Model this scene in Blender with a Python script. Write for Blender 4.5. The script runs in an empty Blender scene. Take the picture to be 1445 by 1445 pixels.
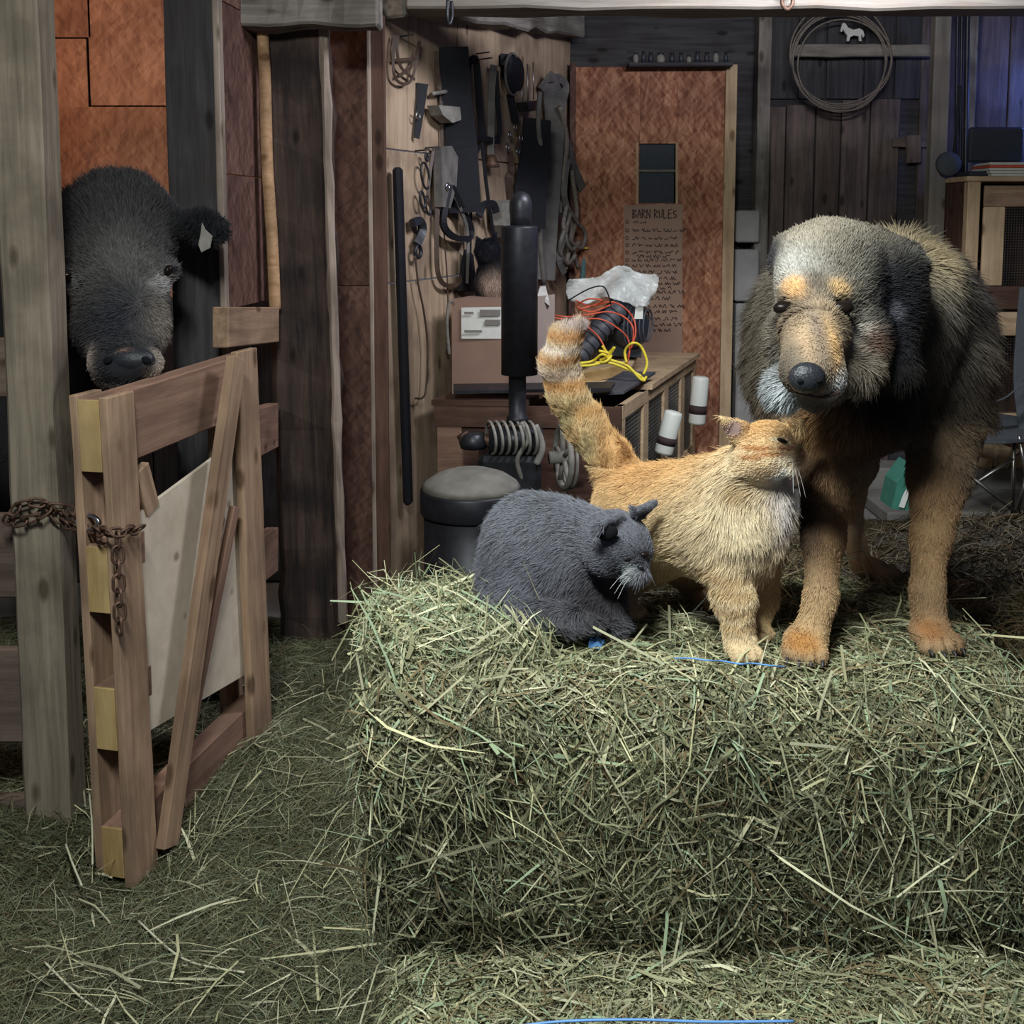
import bpy, bmesh, math, random
import numpy as np
from mathutils import Vector, Matrix, noise

random.seed(7)
RNG = np.random.default_rng(11)
scene = bpy.context.scene
COL = scene.collection

# ------------------------------------------------------------------ camera, world, light
FPX, CXP, CYP, PITCH, CAMZ = 1550.0, 722.5, 460.0, math.radians(5.7), 1.44
cam_d = bpy.data.cameras.new('camera')
cam = bpy.data.objects.new('camera', cam_d)
COL.objects.link(cam)
cam.location = (0, 0, CAMZ)
cam.rotation_euler = (math.pi / 2 - PITCH, 0, 0)
cam_d.sensor_width = 36
cam_d.lens = FPX / 1445 * 36
cam_d.shift_y = -(722.5 - CYP) / 1445
cam_d.clip_start = 0.02
scene.camera = cam

world = bpy.data.worlds.new('world')
scene.world = world
world.use_nodes = True
world.node_tree.nodes['Background'].inputs[0].default_value = (0.55, 0.62, 0.8, 1)
world.node_tree.nodes['Background'].inputs[1].default_value = 0.10
scene.view_settings.view_transform = 'Standard'
scene.view_settings.look = 'None'
scene.view_settings.gamma = 1
scene.view_settings.use_curve_mapping = False
scene.view_settings.exposure = 0.72


def lamp(name, kind, loc, energy, color, size=0.2, size_y=None, target=None):
    d = bpy.data.lights.new(name, kind)
    d.energy = energy
    d.color = color
    if kind == 'AREA':
        d.shape = 'RECTANGLE'
        d.size = size
        d.size_y = size_y or size
    else:
        d.shadow_soft_size = size
    o = bpy.data.objects.new(name, d)
    COL.objects.link(o)
    o.location = loc
    if target:
        o.rotation_euler = (Vector(target) - Vector(loc)).to_track_quat('-Z', 'Y').to_euler()
    return o


lamp('overhead_light', 'AREA', (-0.32, 0.55, 2.5), 50, (0.93, 1.0, 0.95), 0.8, 0.16, (0.95, 1.6, 0.8))
lamp('aisle_light', 'AREA', (1.05, 3.1, 2.5), 27, (0.90, 0.93, 1.0), 1.0, 0.2, (0.5, 4.2, 0.6))
lamp('stall_light', 'POINT', (-1.75, 3.35, 2.2), 10, (1.0, 0.60, 0.38), 0.08)
lamp('blue_light', 'POINT', (2.74, 5.42, 2.05), 5, (0.12, 0.25, 1.0), 0.1)


# ------------------------------------------------------------------ measuring helpers
def ray(px, py):
    x = (px - CXP) / FPX
    v = (CYP - py) / FPX
    return Vector((x, math.cos(PITCH) + v * math.sin(PITCH), -math.sin(PITCH) + v * math.cos(PITCH)))


def P(px, py, Y):
    d = ray(px, py)
    return Vector((0, 0, CAMZ)) + d * (Y / d.y)


def G(px, py, z=0.0):
    d = ray(px, py)
    return Vector((0, 0, CAMZ)) + d * ((z - CAMZ) / d.z)


WA = Vector((-0.45, 3.85, 0))
WU = Vector((0.72, 1.75, 0)).normalized()
WN = Vector((WU.y, -WU.x, 0))


def W(px, py, off=0.02):
    d = ray(px, py)
    o = Vector((0, 0, CAMZ))
    s = ((WA + WN * off) - o).dot(WN) / d.dot(WN)
    return o + d * s


# ------------------------------------------------------------------ materials
def new_mat(name):
    m = bpy.data.materials.new(name)
    m.use_nodes = True
    nt = m.node_tree
    return m, nt, nt.nodes, nt.links, nt.nodes['Principled BSDF']


def plain(name, col, rough=0.6, metal=0.0, var=0.12, scale=30, bump=0.15, spec=0.4):
    m, nt, N, L, B = new_mat(name)
    B.inputs['Roughness'].default_value = rough
    B.inputs['Metallic'].default_value = metal
    B.inputs['Specular IOR Level'].default_value = spec
    tc = N.new('ShaderNodeTexCoord')
    nz = N.new('ShaderNodeTexNoise')
    nz.inputs['Scale'].default_value = scale
    nz.inputs['Detail'].default_value = 6
    L.new(tc.outputs['Object'], nz.inputs['Vector'])
    r = N.new('ShaderNodeValToRGB')
    c = Vector(col)
    r.color_ramp.elements[0].position = 0.3
    r.color_ramp.elements[1].position = 0.7
    r.color_ramp.elements[0].color = (*(c * (1 - var)), 1)
    r.color_ramp.elements[1].color = (*(c * (1 + var)), 1)
    L.new(nz.outputs['Fac'], r.inputs['Fac'])
    L.new(r.outputs['Color'], B.inputs['Base Color'])
    if bump:
        b = N.new('ShaderNodeBump')
        b.inputs['Strength'].default_value = bump
        b.inputs['Distance'].default_value = 0.003
        L.new(nz.outputs['Fac'], b.inputs['Height'])
        L.new(b.outputs['Normal'], B.inputs['Normal'])
    return m


def wood(name, c1, c2, stain=(0.03, 0.02, 0.015), stain_amt=0.35, grain=22, rough=0.85, bump=0.5, knots=True):
    m, nt, N, L, B = new_mat(name)
    B.inputs['Roughness'].default_value = rough
    B.inputs['Specular IOR Level'].default_value = 0.2
    tc = N.new('ShaderNodeTexCoord')
    oi = N.new('ShaderNodeObjectInfo')
    add = N.new('ShaderNodeVectorMath')
    add.operation = 'MULTIPLY_ADD'
    comb = N.new('ShaderNodeCombineXYZ')
    for i in range(3):
        L.new(oi.outputs['Random'], comb.inputs[i])
    add.inputs[1].default_value = (7, 5, 9)
    L.new(comb.outputs[0], add.inputs[0])
    L.new(tc.outputs['Object'], add.inputs[2])
    mp = N.new('ShaderNodeMapping')
    mp.inputs['Scale'].default_value = (1.2, grain, grain)
    L.new(add.outputs[0], mp.inputs['Vector'])
    n1 = N.new('ShaderNodeTexNoise')
    n1.inputs['Scale'].default_value = 2.2
    n1.inputs['Detail'].default_value = 9
    n1.inputs['Roughness'].default_value = 0.65
    n1.inputs['Distortion'].default_value = 0.4
    L.new(mp.outputs[0], n1.inputs['Vector'])
    r = N.new('ShaderNodeValToRGB')
    r.color_ramp.elements[0].position = 0.32
    r.color_ramp.elements[1].position = 0.68
    r.color_ramp.elements[0].color = (*c1, 1)
    r.color_ramp.elements[1].color = (*c2, 1)
    L.new(n1.outputs['Fac'], r.inputs['Fac'])
    n2 = N.new('ShaderNodeTexNoise')
    n2.inputs['Scale'].default_value = 5
    n2.inputs['Detail'].default_value = 7
    L.new(add.outputs[0], n2.inputs['Vector'])
    r2 = N.new('ShaderNodeValToRGB')
    r2.color_ramp.elements[0].position = 0.45
    r2.color_ramp.elements[1].position = 0.62
    r2.color_ramp.elements[0].color = (0, 0, 0, 1)
    r2.color_ramp.elements[1].color = (1, 1, 1, 1)
    L.new(n2.outputs['Fac'], r2.inputs['Fac'])
    mul = N.new('ShaderNodeMath')
    mul.operation = 'MULTIPLY'
    mul.inputs[1].default_value = stain_amt
    L.new(r2.outputs['Color'], mul.inputs[0])
    mx = N.new('ShaderNodeMixRGB')
    mx.inputs['Color2'].default_value = (*stain, 1)
    L.new(mul.outputs[0], mx.inputs['Fac'])
    L.new(r.outputs['Color'], mx.inputs['Color1'])
    last = mx
    if knots:
        mp2 = N.new('ShaderNodeMapping')
        mp2.inputs['Scale'].default_value = (4, 9, 9)
        L.new(add.outputs[0], mp2.inputs['Vector'])
        vo = N.new('ShaderNodeTexVoronoi')
        vo.inputs['Scale'].default_value = 1.3
        L.new(mp2.outputs[0], vo.inputs['Vector'])
        r3 = N.new('ShaderNodeValToRGB')
        r3.color_ramp.elements[0].position = 0.10
        r3.color_ramp.elements[1].position = 0.19
        r3.color_ramp.elements[0].color = (0.75, 0.75, 0.75, 1)
        r3.color_ramp.elements[1].color = (0, 0, 0, 1)
        L.new(vo.outputs['Distance'], r3.inputs['Fac'])
        m3 = N.new('ShaderNodeMixRGB')
        m3.inputs['Color2'].default_value = (c1[0] * 0.3, c1[1] * 0.25, c1[2] * 0.2, 1)
        L.new(r3.outputs['Color'], m3.inputs['Fac'])
        L.new(mx.outputs[0], m3.inputs['Color1'])
        last = m3
    L.new(last.outputs[0], B.inputs['Base Color'])
    b = N.new('ShaderNodeBump')
    b.inputs['Strength'].default_value = bump
    b.inputs['Distance'].default_value = 0.004
    L.new(n1.outputs['Fac'], b.inputs['Height'])
    L.new(b.outputs['Normal'], B.inputs['Normal'])
    return m


def osb(name, c1, c2, c3):
    m, nt, N, L, B = new_mat(name)
    B.inputs['Roughness'].default_value = 0.75
    B.inputs['Specular IOR Level'].default_value = 0.25
    tc = N.new('ShaderNodeTexCoord')
    wn = N.new('ShaderNodeTexNoise')
    wn.inputs['Scale'].default_value = 6
    L.new(tc.outputs['Object'], wn.inputs['Vector'])
    outs = []
    for rot, sc in ((0.12, (13, 60, 30)), (0.75, (17, 75, 30)), (-0.6, (15, 70, 30))):
        mp = N.new('ShaderNodeMapping')
        mp.inputs['Rotation'].default_value = (0, 0, rot)
        L.new(tc.outputs['Object'], mp.inputs['Vector'])
        mp2 = N.new('ShaderNodeMapping')
        mp2.inputs['Scale'].default_value = sc
        L.new(mp.outputs[0], mp2.inputs['Vector'])
        mixv = N.new('ShaderNodeVectorMath')
        mixv.operation = 'MULTIPLY_ADD'
        mixv.inputs[1].default_value = (0.9, 0.9, 0.9)
        L.new(wn.outputs['Color'], mixv.inputs[0])
        L.new(mp2.outputs[0], mixv.inputs[2])
        v = N.new('ShaderNodeTexVoronoi')
        v.inputs['Scale'].default_value = 1
        L.new(mixv.outputs[0], v.inputs['Vector'])
        sp = N.new('ShaderNodeSeparateColor')
        L.new(v.outputs['Color'], sp.inputs[0])
        outs.append(sp)
    a = N.new('ShaderNodeMath'); a.operation = 'ADD'
    L.new(outs[0].outputs[0], a.inputs[0]); L.new(outs[1].outputs[1], a.inputs[1])
    a2 = N.new('ShaderNodeMath'); a2.operation = 'ADD'
    L.new(a.outputs[0], a2.inputs[0]); L.new(outs[2].outputs[2], a2.inputs[1])
    fn_ = N.new('ShaderNodeTexNoise'); fn_.inputs['Scale'].default_value = 1.0; fn_.inputs['Detail'].default_value = 6
    fm = N.new('ShaderNodeMapping'); fm.inputs['Scale'].default_value = (14, 90, 30)
    L.new(tc.outputs['Object'], fm.inputs['Vector']); L.new(fm.outputs[0], fn_.inputs['Vector'])
    a3 = N.new('ShaderNodeMath'); a3.operation = 'ADD'
    L.new(a2.outputs[0], a3.inputs[0]); L.new(fn_.outputs['Fac'], a3.inputs[1])
    b2 = N.new('ShaderNodeMath'); b2.operation = 'MULTIPLY'; b2.inputs[1].default_value = 0.25
    L.new(a3.outputs[0], b2.inputs[0])
    r = N.new('ShaderNodeValToRGB')
    e = r.color_ramp.elements
    e[0].position = 0.22; e[0].color = (*c1, 1)
    e[1].position = 0.82; e[1].color = (*c3, 1)
    k = e.new(0.5); k.color = (*c2, 1)
    L.new(b2.outputs[0], r.inputs['Fac'])
    dn = N.new('ShaderNodeTexNoise'); dn.inputs['Scale'].default_value = 2.5; dn.inputs['Detail'].default_value = 5
    L.new(tc.outputs['Object'], dn.inputs['Vector'])
    dr = N.new('ShaderNodeValToRGB')
    dr.color_ramp.elements[0].position = 0.35; dr.color_ramp.elements[0].color = (0.62, 0.6, 0.6, 1)
    dr.color_ramp.elements[1].position = 0.6; dr.color_ramp.elements[1].color = (1, 1, 1, 1)
    L.new(dn.outputs['Fac'], dr.inputs['Fac'])
    mm = N.new('ShaderNodeMixRGB'); mm.blend_type = 'MULTIPLY'; mm.inputs['Fac'].default_value = 1
    L.new(r.outputs[0], mm.inputs[1]); L.new(dr.outputs[0], mm.inputs[2])
    L.new(mm.outputs[0], B.inputs['Base Color'])
    b = N.new('ShaderNodeBump'); b.inputs['Strength'].default_value = 0.35; b.inputs['Distance'].default_value = 0.002
    L.new(b2.outputs[0], b.inputs['Height'])
    L.new(b.outputs['Normal'], B.inputs['Normal'])
    return m


def attr_mat(name, rough=0.7, spec=0.25, trans=0.0):
    m, nt, N, L, B = new_mat(name)
    B.inputs['Roughness'].default_value = rough
    B.inputs['Specular IOR Level'].default_value = spec
    a = N.new('ShaderNodeAttribute')
    a.attribute_name = 'Col'
    L.new(a.outputs['Color'], B.inputs['Base Color'])
    return m


M = {
    'grey_post': wood('grey_weathered_timber', (0.155, 0.125, 0.098), (0.31, 0.255, 0.195), grain=26, stain_amt=0.45),
    'dark_post': wood('dark_old_timber', (0.022, 0.016, 0.016), (0.095, 0.062, 0.05), grain=18, stain=(0.012, 0.01, 0.014), stain_amt=0.6),
    'dark_plank': wood('dark_plank_wood', (0.03, 0.028, 0.032), (0.075, 0.07, 0.075), grain=20),
    'pale_edge': wood('pale_sapwood', (0.20, 0.155, 0.13), (0.38, 0.30, 0.25), grain=24),
    'pole': wood('peeled_pole_wood', (0.30, 0.17, 0.09), (0.55, 0.34, 0.2), grain=20),
    'gate': wood('gate_board_wood', (0.22, 0.135, 0.09), (0.43, 0.285, 0.19), grain=18, stain=(0.06, 0.04, 0.03), stain_amt=0.35),
    'gate_dark': wood('gate_brown_board', (0.17, 0.095, 0.07), (0.30, 0.18, 0.13), grain=18),
    'end': wood('yellow_end_grain', (0.33, 0.21, 0.085), (0.56, 0.40, 0.19), grain=10, stain=(0.2, 0.13, 0.06), stain_amt=0.5, knots=False),
    'fence': wood('brown_fence_board', (0.11, 0.075, 0.06), (0.20, 0.145, 0.12), grain=18),
    'ply': wood('pale_plywood', (0.50, 0.42, 0.33), (0.62, 0.53, 0.43), grain=9, stain=(0.3, 0.22, 0.16), stain_amt=0.25, bump=0.1),
    'toolwall': wood('tool_wall_plywood', (0.30, 0.205, 0.14), (0.50, 0.37, 0.265), grain=12, stain=(0.12, 0.08, 0.06), stain_amt=0.55, bump=0.2),
    'barn': wood('old_barn_boards', (0.07, 0.052, 0.048), (0.18, 0.135, 0.122), grain=16, stain_amt=0.4),
    'beam': wood('dusty_beam', (0.13, 0.115, 0.105), (0.30, 0.27, 0.24), grain=14, stain_amt=0.5),
    'lightbeam': wood('painted_beam', (0.15, 0.13, 0.115), (0.27, 0.24, 0.21), grain=14, stain=(0.2, 0.15, 0.12), stain_amt=0.4),
    'hutch': wood('hutch_pine', (0.40, 0.27, 0.16), (0.62, 0.46, 0.30), grain=16, stain=(0.2, 0.12, 0.07), stain_amt=0.3),
    'hutch_dark': wood('hutch_dark_wood', (0.06, 0.03, 0.022), (0.14, 0.075, 0.055), grain=16),
    'osb': osb('strand_board', (0.20, 0.070, 0.040), (0.40, 0.17, 0.095), (0.62, 0.33, 0.20)),
    'osb_warm': osb('stall_strand_board', (0.26, 0.12, 0.075), (0.38, 0.185, 0.11), (0.50, 0.27, 0.17)),
    'osb_dark': osb('brown_strand_board', (0.07, 0.035, 0.03), (0.13, 0.065, 0.052), (0.21, 0.115, 0.09)),
    'black': plain('black_leather', (0.012, 0.012, 0.016), 0.6, spec=0.15),
    'leather': plain('brown_leather', (0.06, 0.035, 0.025), 0.55, var=0.3),
    'greyleather': plain('dusty_grey_leather', (0.12, 0.11, 0.105), 0.8, var=0.35, scale=14),
    'metal': plain('worn_steel', (0.35, 0.34, 0.33), 0.38, 1.0, var=0.2),
    'rust': plain('rusty_steel', (0.13, 0.075, 0.055), 0.6, 0.6, var=0.4, scale=60),
    'dkmetal': plain('dark_iron', (0.035, 0.035, 0.042), 0.42, 0.5, var=0.25),
    'muffler': plain('black_painted_steel', (0.02, 0.02, 0.026), 0.45, 0.3, var=0.25),
    'dust': plain('dusty_lid', (0.16, 0.15, 0.13), 0.85, 0, var=0.25, scale=18),
    'dustmetal': plain('dusty_metal', (0.22, 0.205, 0.185), 0.8, 0, var=0.25),
    'chrome': plain('bright_steel', (0.7, 0.7, 0.72), 0.2, 1.0, var=0.05),
    'card': plain('cardboard', (0.24, 0.145, 0.11), 0.9, 0, var=0.08, scale=8),
    'cardside': plain('pale_cardboard', (0.40, 0.32, 0.28), 0.9, 0, var=0.08, scale=8),
    'white': plain('white_paper', (0.6, 0.58, 0.55), 0.8, 0, var=0.06, bump=0),
    'greyprint': plain('grey_print', (0.17, 0.15, 0.14), 0.8, 0, bump=0),
    'kraft': plain('kraft_paper', (0.33, 0.215, 0.16), 0.9, 0, var=0.08, scale=6),
    'ink': plain('marker_ink', (0.045, 0.025, 0.025), 0.8, 0, bump=0),
    'plastic_w': plain('white_plastic', (0.72, 0.73, 0.68), 0.4, 0, var=0.03, bump=0),
    'bluegrey': plain('blackish_plastic', (0.03, 0.034, 0.045), 0.45, 0, bump=0.05),
    'hose': plain('grey_hose', (0.07, 0.07, 0.085), 0.55, 0),
    'red': plain('red_cord', (0.62, 0.10, 0.05), 0.5, 0, bump=0),
    'yellow': plain('yellow_rope', (0.75, 0.60, 0.05), 0.6, 0, bump=0.3, scale=150),
    'blue': plain('blue_twine', (0.14, 0.33, 0.72), 0.5, 0, bump=0),
    'green': plain('green_plastic', (0.05, 0.2, 0.15), 0.5, 0),
    'rope': plain('dusty_rope', (0.20, 0.165, 0.14), 0.9, 0, var=0.3, scale=80),
    'concrete': plain('worn_concrete', (0.20, 0.19, 0.175), 0.9, 0, var=0.25, scale=5),
    'stone': plain('pale_stone', (0.30, 0.29, 0.285), 0.9, 0, var=0.2, scale=8),
    'fabric': plain('dark_chair_cloth', (0.07, 0.078, 0.09), 0.85, 0, scale=60),
    'glassdark': plain('dark_window_glass', (0.035, 0.04, 0.045), 0.15, 0, bump=0, spec=0.6),
    'chip': plain('split_firewood', (0.55, 0.42, 0.24), 0.85, 0, var=0.25, scale=20),
    'darkhole': plain('dark_interior', (0.010, 0.010, 0.012), 0.95, 0, bump=0, spec=0.02),
    'hay': attr_mat('hay_stalk', 0.6, 0.3),
    'eye': plain('dark_eye', (0.010, 0.007, 0.006), 0.28, 0, bump=0, spec=0.14),
    'nose': plain('black_nose', (0.022, 0.024, 0.03), 0.32, 0, bump=0.5, scale=350, var=0.3),
    'pinknose': plain('pink_nose', (0.45, 0.22, 0.17), 0.5, 0, bump=0),
    'claw': plain('dark_claw', (0.05, 0.045, 0.05), 0.4, 0, bump=0),
    'whisker': plain('white_whisker', (0.75, 0.75, 0.75), 0.4, 0, bump=0),
    'skin': attr_mat('coat_skin', 0.85, 0.15),
    'fur': attr_mat('fur_strand', 0.75, 0.08),
}
def _bag():
    m, nt, N, L, B = new_mat('clear_plastic_film')
    B.inputs['Base Color'].default_value = (0.8, 0.82, 0.8, 1)
    B.inputs['Roughness'].default_value = 0.25
    B.inputs['Alpha'].default_value = 0.5
    return m
M['bag'] = _bag()


# ------------------------------------------------------------------ object helpers
def thing(name, label, cat, loc, group=None, kind=None):
    o = bpy.data.objects.new(name, None)
    COL.objects.link(o)
    o.empty_display_size = 0.05
    o.location = loc
    o['label'] = label
    o['category'] = cat
    if group: o['group'] = group
    if kind: o['kind'] = kind
    return o


def tag(o, label=None, cat=None, group=None, kind=None):
    if label: o['label'] = label
    if cat: o['category'] = cat
    if group: o['group'] = group
    if kind: o['kind'] = kind
    return o


def world_of(o):
    m = Matrix.LocRotScale(o.location, o.rotation_euler, o.scale)
    if o.parent:
        m = world_of(o.parent) @ o.matrix_parent_inverse @ m
    return m


def link(o, parent=None):
    COL.objects.link(o)
    if parent is not None:
        o.parent = parent
        o.matrix_parent_inverse = world_of(parent).inverted()
    return o


def mesh_obj(name, verts, faces, mat, parent=None, origin=None, smooth=False):
    V = [Vector(v) for v in verts]
    if origin is None:
        c = sum(V, Vector()) / len(V)
        origin = c
    origin = Vector(origin)
    me = bpy.data.meshes.new(name)
    me.from_pydata([v - origin for v in V], [], faces)
    me.materials.append(mat)
    if smooth:
        me.polygons.foreach_set('use_smooth', [True] * len(me.polygons))
    me.update()
    o = bpy.data.objects.new(name, me)
    o.location = origin
    return link(o, parent)


def _box_bm(l, w, t, bev, seg=1):
    bm = bmesh.new()
    bmesh.ops.create_cube(bm, size=1)
    bmesh.ops.scale(bm, vec=(l, w, t), verts=bm.verts)
    if bev > 0:
        bmesh.ops.bevel(bm, geom=list(bm.edges), offset=bev, segments=seg, affect='EDGES', profile=0.5)
    return bm


def board(name, a, b, w, t, nrm, mat, parent=None, bev=0.003, rough=0.0, cuts=0):
    """a plank from a to b, width w, thickness t along nrm; local X runs along the grain"""
    a, b, nrm = Vector(a), Vector(b), Vector(nrm)
    x = (b - a)
    l = x.length
    x.normalize()
    z = (nrm - x * nrm.dot(x)).normalized()
    y = z.cross(x)
    bm = _box_bm(l, w, t, min(bev, w / 3, t / 3))
    if cuts:
        longe = [e for e in bm.edges if abs((e.verts[0].co - e.verts[1].co).x) > l * 0.8]
        bmesh.ops.subdivide_edges(bm, edges=longe, cuts=cuts)
    if rough:
        sd = random.uniform(0, 100)
        for v in bm.verts:
            v.co.y += rough * (noise.noise(Vector((v.co.x * 7 + sd, (v.co.y > 0) * 9, (v.co.z > 0) * 5))))
            v.co.z += rough * (noise.noise(Vector((v.co.x * 6 + sd + 40, (v.co.y > 0) * 7, (v.co.z > 0) * 11))))
    me = bpy.data.meshes.new(name)
    bm.to_mesh(me)
    bm.free()
    me.materials.append(mat)
    o = bpy.data.objects.new(name, me)
    R = Matrix((x, y, z)).transposed()
    o.location = (a + b) / 2
    o.rotation_euler = R.to_euler()
    return link(o, parent)


def box(name, lo, hi, mat, parent=None, bev=0.004, u=(1, 0, 0)):
    """axis box; longest axis becomes local X so wood grain runs along it"""
    lo, hi = Vector(lo), Vector(hi)
    d = hi - lo
    c = (lo + hi) / 2
    ax = max(range(3), key=lambda i: d[i])
    e = Vector((0, 0, 0)); e[ax] = d[ax] / 2
    others = [i for i in range(3) if i != ax]
    n = Vector((0, 0, 0)); n[others[1]] = 1
    return board(name, c - e, c + e, d[others[0]], d[others[1]], n, mat, parent, bev)


def smooth_path(pts, n=6, closed=False):
    pts = [Vector(p) for p in pts]
    if len(pts) < 3: return pts
    out = []
    m = len(pts)
    rng = range(m if closed else m - 1)
    for i in rng:
        p0 = pts[(i - 1) % m] if (closed or i > 0) else pts[0]
        p1 = pts[i]
        p2 = pts[(i + 1) % m]
        p3 = pts[(i + 2) % m] if (closed or i + 2 < m) else pts[-1]
        for k in range(n):
            t = k / n
            out.append(0.5 * ((2 * p1) + (p2 - p0) * t + (2 * p0 - 5 * p1 + 4 * p2 - p3) * t * t + (3 * p1 - p0 - 3 * p2 + p3) * t ** 3))
    if not closed: out.append(pts[-1])
    return out


def tube(name, pts, r, mat, parent=None, sides=7, closed=False, n=6, r_end=None, origin=None):
    pts = smooth_path(pts, n, closed)
    m = len(pts)
    V, F = [], []
    prev = None
    for i, p in enumerate(pts):
        t = (pts[(i + 1) % m] - pts[i - 1]) if (closed or 0 < i < m - 1) else (pts[1] - pts[0] if i == 0 else pts[-1] - pts[-2])
        if t.length < 1e-9: t = Vector((0, 0, 1))
        t.normalize()
        if prev is None:
            s = t.cross(Vector((0.3, 0.2, 1)))
            if s.length < 0.05: s = t.cross(Vector((1, 0, 0)))
        else:
            s = prev - t * prev.dot(t)
        s.normalize()
        prev = s
        q = t.cross(s)
        rr = r if r_end is None else r + (r_end - r) * i / (m - 1)
        for k in range(sides):
            a = 2 * math.pi * k / sides
            V.append(p + (s * math.cos(a) + q * math.sin(a)) * rr)
    for i in range(m if closed else m - 1):
        for k in range(sides):
            a, b = i * sides + k, i * sides + (k + 1) % sides
            c, d = ((i + 1) % m) * sides + (k + 1) % sides, ((i + 1) % m) * sides + k
            F.append((a, b, c, d))
    if not closed:
        F.append(tuple(range(sides))[::-1])
        F.append(tuple(range((m - 1) * sides, m * sides)))
    return mesh_obj(name, V, F, mat, parent, origin, smooth=True)


def strap(name, pts, w, t, nrm, mat, parent=None, n=6, w_end=None, closed=False, origin=None):
    """flat band: width across the path inside the plane whose normal is nrm"""
    pts = smooth_path(pts, n, closed)
    nrm = Vector(nrm).normalized()
    m = len(pts)
    V, F = [], []
    for i, p in enumerate(pts):
        tt = (pts[(i + 1) % m] - pts[i - 1]) if (closed or 0 < i < m - 1) else (pts[1] - pts[0] if i == 0 else pts[-1] - pts[-2])
        tt.normalize()
        s = tt.cross(nrm)
        if s.length < 1e-6: s = Vector((1, 0, 0))
        s.normalize()
        q = s.cross(tt)
        ww = (w if w_end is None else w + (w_end - w) * i / (m - 1)) / 2
        for (a, b) in ((-1, -1), (1, -1), (1, 1), (-1, 1)):
            V.append(p + s * ww * a + q * t / 2 * b)
    for i in range(m if closed else m - 1):
        for k in range(4):
            F.append((i * 4 + k, i * 4 + (k + 1) % 4, ((i + 1) % m) * 4 + (k + 1) % 4, ((i + 1) % m) * 4 + k))
    if not closed:
        F += [(3, 2, 1, 0), tuple((m - 1) * 4 + k for k in range(4))]
    return mesh_obj(name, V, F, mat, parent, origin)


def lathe(name, prof, loc, mat, parent=None, seg=28, axis=(0, 0, 1), smooth=True):
    q = Vector((0, 0, 1)).rotation_difference(Vector(axis).normalized())
    V, F = [], []
    loc = Vector(loc)
    for r, z in prof:
        for k in range(seg):
            a = 2 * math.pi * k / seg
            V.append(loc + q @ Vector((r * math.cos(a), r * math.sin(a), z)))
    for i in range(len(prof) - 1):
        for k in range(seg):
            F.append((i * seg + k, i * seg + (k + 1) % seg, (i + 1) * seg + (k + 1) % seg, (i + 1) * seg + k))
    F.append(tuple(range(seg))[::-1])
    F.append(tuple(range((len(prof) - 1) * seg, len(prof) * seg)))
    o = mesh_obj(name, V, F, mat, parent, loc, smooth=smooth)
    return o


def prism(name, poly, depth_vec, mat, parent=None):
    """extrude a closed polygon of world points along depth_vec"""
    poly = [Vector(p) for p in poly]
    d = Vector(depth_vec)
    n = len(poly)
    V = poly + [p + d for p in poly]
    F = [tuple(range(n))[::-1], tuple(range(n, 2 * n))] + [(i, (i + 1) % n, n + (i + 1) % n, n + i) for i in range(n)]
    return mesh_obj(name, V, F, mat, parent)


def rim_ring(name, c, R, r, axis, mat, parent=None, ry=None, seg=24, sides=7):
    q = Vector((0, 0, 1)).rotation_difference(Vector(axis).normalized())
    pts = [Vector(c) + q @ Vector((R * math.cos(2 * math.pi * k / seg), (ry or R) * math.sin(2 * math.pi * k / seg), 0)) for k in range(seg)]
    return tube(name, pts, r, mat, parent, sides, closed=True, n=1)


# ------------------------------------------------------------------ the setting
S = dict(kind='structure')
def struct(o): o['kind'] = 'structure'; return o

struct(box('floor', (-4, -0.5, -0.1), (3.2, 6.6, 0.0), M['concrete'], bev=0))
struct(box('ceiling', (-4, -0.5, 2.68), (3.2, 6.6, 2.74), M['dark_plank'], bev=0))
# joists under the ceiling
for i, y in enumerate((0.5, 1.3, 2.1, 2.9, 4.7, 5.5)):
    struct(box('trim_%d' % (20 + i), (-3.8, y - 0.03, 2.5), (3.0, y + 0.03, 2.68), M['beam']))
# back wall: dark backing, vertical planks in front
BY = 5.72
wb = struct(box('wall_back', (-0.2, BY, 0), (3.05, BY + 0.08, 2.68), M['dark_plank'], bev=0))
x = 1.26
while x < 1.86:
    w = random.uniform(0.13, 0.17)
    board('plank', (x + w / 2, BY - 0.012, 0.02), (x + w / 2, BY - 0.012, P(0, 148, BY).z + random.uniform(-.02, .03)), w - 0.008, 0.024 + random.uniform(0, .008), (0, -1, 0), M['barn'], wb, 0.003, 0.003, 6)
    x += w
x = 1.26
while x < 2.0:   # upper row
    w = random.uniform(0.14, 0.2)
    board('plank', (x + w / 2, BY - 0.01, P(0, 140, BY).z), (x + w / 2, BY - 0.01, 2.67), w - 0.01, 0.02, (0, -1, 0), M['dark_plank'], wb)
    x += w
x = 2.08
while x < 2.95:
    w = random.uniform(0.13, 0.18)
    board('plank', (x + w / 2, BY - 0.012, 0.02), (x + w / 2, BY - 0.012, 2.67), w - 0.008, 0.024, (0, -1, 0), M['barn'], wb)
    x += w
wr = struct(box('wall_right', (3.05, 0, 0), (3.13, 6.5, 2.68), M['barn'], bev=0))
for i in range(26):
    board('plank', (3.04, 0.4 + i * 0.21, 0.01), (3.04, 0.4 + i * 0.21, 2.66), 0.2, 0.02, (-1, 0, 0), M['barn'], wr)

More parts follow.
